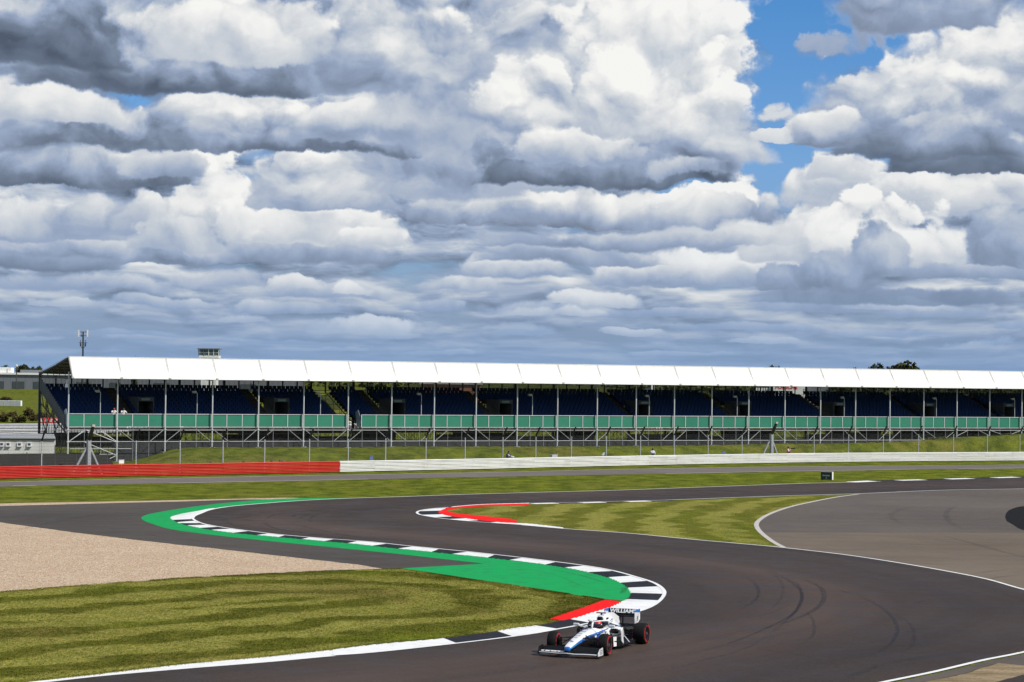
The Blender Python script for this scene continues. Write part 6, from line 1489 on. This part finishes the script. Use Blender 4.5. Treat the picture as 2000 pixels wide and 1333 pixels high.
# suspension
def arm(a_, b_, r=.014, m_=None): mb = MB(); mb.tube([a_, b_], r, 6); mb.build('suspension_arm', m_ or CC, car)
for sy in (1, -1):
    arm((.10, sy * .15, .50), (0, sy * .66, .47)); arm((-.42, sy * .19, .50), (0, sy * .66, .47)); arm((.12, sy * .14, .26), (.02, sy * .68, .22)); arm((-.5, sy * .2, .24), (.02, sy * .68, .22)); arm((-.12, sy * .17, .56), (0, sy * .64, .24)); arm((.16, sy * .15, .42), (.12, sy * .66, .40), .012)
    arm((-3.1, sy * .16, .44), (-WB_, sy * .58, .42)); arm((-3.75, sy * .10, .40), (-WB_, sy * .58, .42)); arm((-3.0, sy * .22, .20), (-WB_, sy * .58, .20)); arm((-3.8, sy * .12, .18), (-WB_, sy * .58, .20)); arm((-3.2, sy * .14, .52), (-WB_ + .05, sy * .56, .24)); arm((-WB_, sy * .1, .30), (-WB_, sy * .6, .33), .03)
    arm((-2.62, sy * .74, .06), (-2.98, sy * .24, .42), .013, CW)
mb = MB(); mb.tube([(-3.3, 0, .26), (-3.95, 0, .26)], [.17, .10], 10); mb.tube([(-3.8, 0, .36), (-4.1, 0, .36)], .055, 10); mb.build('gearbox', CC, car, True)
# rear wing
yr = [-.51 + 1.02 * i / 8 for i in range(9)]
flap('rear_wing_main', yr, lambda y: [(-3.80, .735), (-3.88, .715), (-4.0, .72), (-4.12, .76)], CC, .022)
flap('rear_wing_flap', yr, lambda y: [(-4.02, .768), (-4.07, .82), (-4.12, .885), (-4.16, .925)], CC, .02)
flap('beam_wing', [-.42, 0, .42], lambda y: [(-3.95, .40), (-4.05, .42), (-4.12, .45)], CC, .015)
for sy in (1, -1):
    mb = MB(); mb.plate([(-3.72, sy * .525, .93), (-4.22, sy * .525, .93), (-4.24, sy * .525, .60), (-4.10, sy * .50, .50), (-3.78, sy * .50, .50), (-3.72, sy * .525, .62)], .016, axis=(0, 1, 0)); o = mb.build('rear_endplate', CW, car)
    mb = MB(); mb.plate([(-3.715, sy * .525, .935), (-4.225, sy * .525, .935), (-4.225, sy * .525, .82), (-3.715, sy * .525, .88)], .022, axis=(0, 1, 0)); mb.build('blue_band', CB, o)
    mb = MB(); mb.plate([(-3.80, sy * .50, .50), (-4.08, sy * .50, .50), (-3.95, sy * .45, .22), (-3.7, sy * .44, .22)], .014, axis=(0, 1, 0)); mb.build('endplate_leg', RIMM if sy > 0 else CC, car)
for sy in (1, -1): mb = MB(); mb.plate([(-3.80, sy * .06, .28), (-3.92, sy * .06, .28), (-3.98, sy * .05, .76), (-3.86, sy * .05, .76)], .012, axis=(0, 1, 0)); mb.build('wing_pillar', CC, car)
fa = math.atan2(.105, .09)
WTX = mat('white_wing_print', (.80, .80, .80), .5)
text('WILLIAMS', .185, WTX, car, (-4.077, 0, .852), (pi / 2 - .50, 0, pi / 2), ext=.004, bold=.006, sx=1.12, name='wing_lettering')
text('63', .13, DK, car, (.62, 0, .448), (-0.26, 0, pi / 2), ext=.004, bold=.003, name='race_number')
car_txt = [o for o in car.children if o.name.startswith('race_number')][0]
car_txt.rotation_euler = Matrix(((0, -1, 0), (1, 0, 0), (0, 0, 1))).to_euler()
car_txt.rotation_euler = (0, radians(15), pi / 2)
# little sponsor words up the nose: too small to read, thin dark print
for q, (x_, z_, w_) in enumerate(((.30, .535, .12), (.12, .572, .16), (-.10, .606, .13), (-.34, .648, .17), (-.62, .672, .12))):
    mb = MB(); rn = random.Random(q)
    yv = -w_ / 2
    while yv < w_ / 2:
        l_ = rn.uniform(.012, .024); mb.box((x_, yv, z_), (.035, l_, .004), 0, Matrix.Rotation(.15, 3, 'Y')); yv += l_ + .008
    mb.build('sponsor_print', DK, car)
for sy in (1,):
    mb = MB(); rn = random.Random(9)
    for q in range(7): mb.box((-1.08 - q * .055, sy * (.352 + .004 * q), .47), (.035, .006, .05))
    mb.build('sponsor_print', DK, car)
    for r_ in range(3): mb = MB(); mb.box((.74, 1.013, .13 + r_ * .05), (.22, .004, .010)); mb.build('sponsor_print', RIMM, car)
    mb = MB(); mb.box((-4.0, .536, .68), (.10, .004, .10)); mb.box((-4.0, .537, .60), (.14, .004, .02)); mb.build('sponsor_print', mat('tan_print', (.25, .18, .14), .5), car)
    mb = MB(); mb.box((-2.35, .232, .80), (.12, .01, .03)); mb.box((-2.35, .24, .74), (.09, .01, .02)); mb.build('sponsor_print', RIMM, car)
# the car sits nose-down: lift everything but the wheels progressively towards the tail
def rake_up(x): return .015 + .027 * max(0, -x)
done = set()
def do_rake(o):
    if o.type == 'MESH' and o.data.name not in done and not o.name.startswith(('wing_lettering', 'race_number')):
        done.add(o.data.name)
        for v in o.data.vertices: v.co.z += rake_up(v.co.x)
    elif o.type == 'MESH' and o.name.startswith(('wing_lettering', 'race_number')): o.location.z += rake_up(o.location.x)
    for c in o.children: do_rake(c)
for o in list(car.children):
    if not o.name.startswith(('wheel', 'brake_duct')): do_rake(o)
car.scale = (CSC,) * 3
# driver, reclined, hands on the wheel; helmet shows through the halo
wm_ = car.matrix_basis if False else Matrix.Translation(car.location) @ Matrix.Rotation(CAR_A, 4, 'Z')
dr = tag(empty('person', tuple(car.location + Vector((0, 0, -.015))), CAR_A), 'driver in a white and red helmet sitting in the cockpit of the white racing car', 'person')
SUIT = cloth('white_race_suit', (.60, .62, .68))
J = dict(pelvis=(-1.62, 0, .20, .15), waist=(-1.74, 0, .32, .14), chest=(-1.80, 0, .50, .16), neck=(-1.76, 0, .64, .07), head=(-1.72, 0, .73, .09), crown=(-1.72, 0, .80, .07), shL=(-1.78, .18, .55, .065), elL=(-1.60, .24, .44, .05), wrL=(-1.38, .15, .50, .036), haL=(-1.32, .12, .53, .04), shR=(-1.78, -.18, .55, .065), elR=(-1.60, -.24, .44, .05), wrR=(-1.38, -.15, .50, .036), haR=(-1.32, -.12, .53, .04),
         hiL=(-1.55, .10, .20, .10), knL=(-1.1, .11, .34, .07), anL=(-.7, .10, .28, .05), toL=(-.6, .10, .36, .04), hiR=(-1.55, -.10, .20, .10), knR=(-1.1, -.11, .34, .07), anR=(-.7, -.10, .28, .05), toR=(-.6, -.10, .36, .04))
skin_body('body', J, E_, SUIT, dr); dr.scale = (CSC,) * 3
mb = MB(); mb.loft(ball((-1.70, 0, .765), .135, 16, (1.08, .92, 1.0)), caps=False, mfun=lambda i, k: 1 if (i < 7 and (k % 16) in (0, 1, 2, 3, 4, 13, 14, 15, 7, 8, 9)) and i > 0 else 0); mb.build('helmet', [CW, HREDM], dr, True)
mb = MB(); secs = []
for i in range(5):
    zz = .735 + i * .018; r_ = .139
    secs.append([(-1.70 + 1.10 * r_ * cos(a) * sqrt(max(.05, 1 - ((zz - .765) / .14) ** 2)), .95 * r_ * sin(a) * sqrt(max(.05, 1 - ((zz - .765) / .14) ** 2)), zz) for a in [-1.15 + 2.3 * k / 10 for k in range(11)]])
mb.loft(secs, caps=False, closed=False); mb.build('visor', VIS, dr, True)
mb = MB(); mb.tube([(-1.27, y, .53 + .07 * sin(a)) for y, a in [(.13 * cos(2 * pi * k / 14), 2 * pi * k / 14) for k in range(15)]], .016, 6); mb.box((-1.27, 0, .53), (.03, .16, .08)); mb.build('steering_wheel', CC, car).location.z = .05
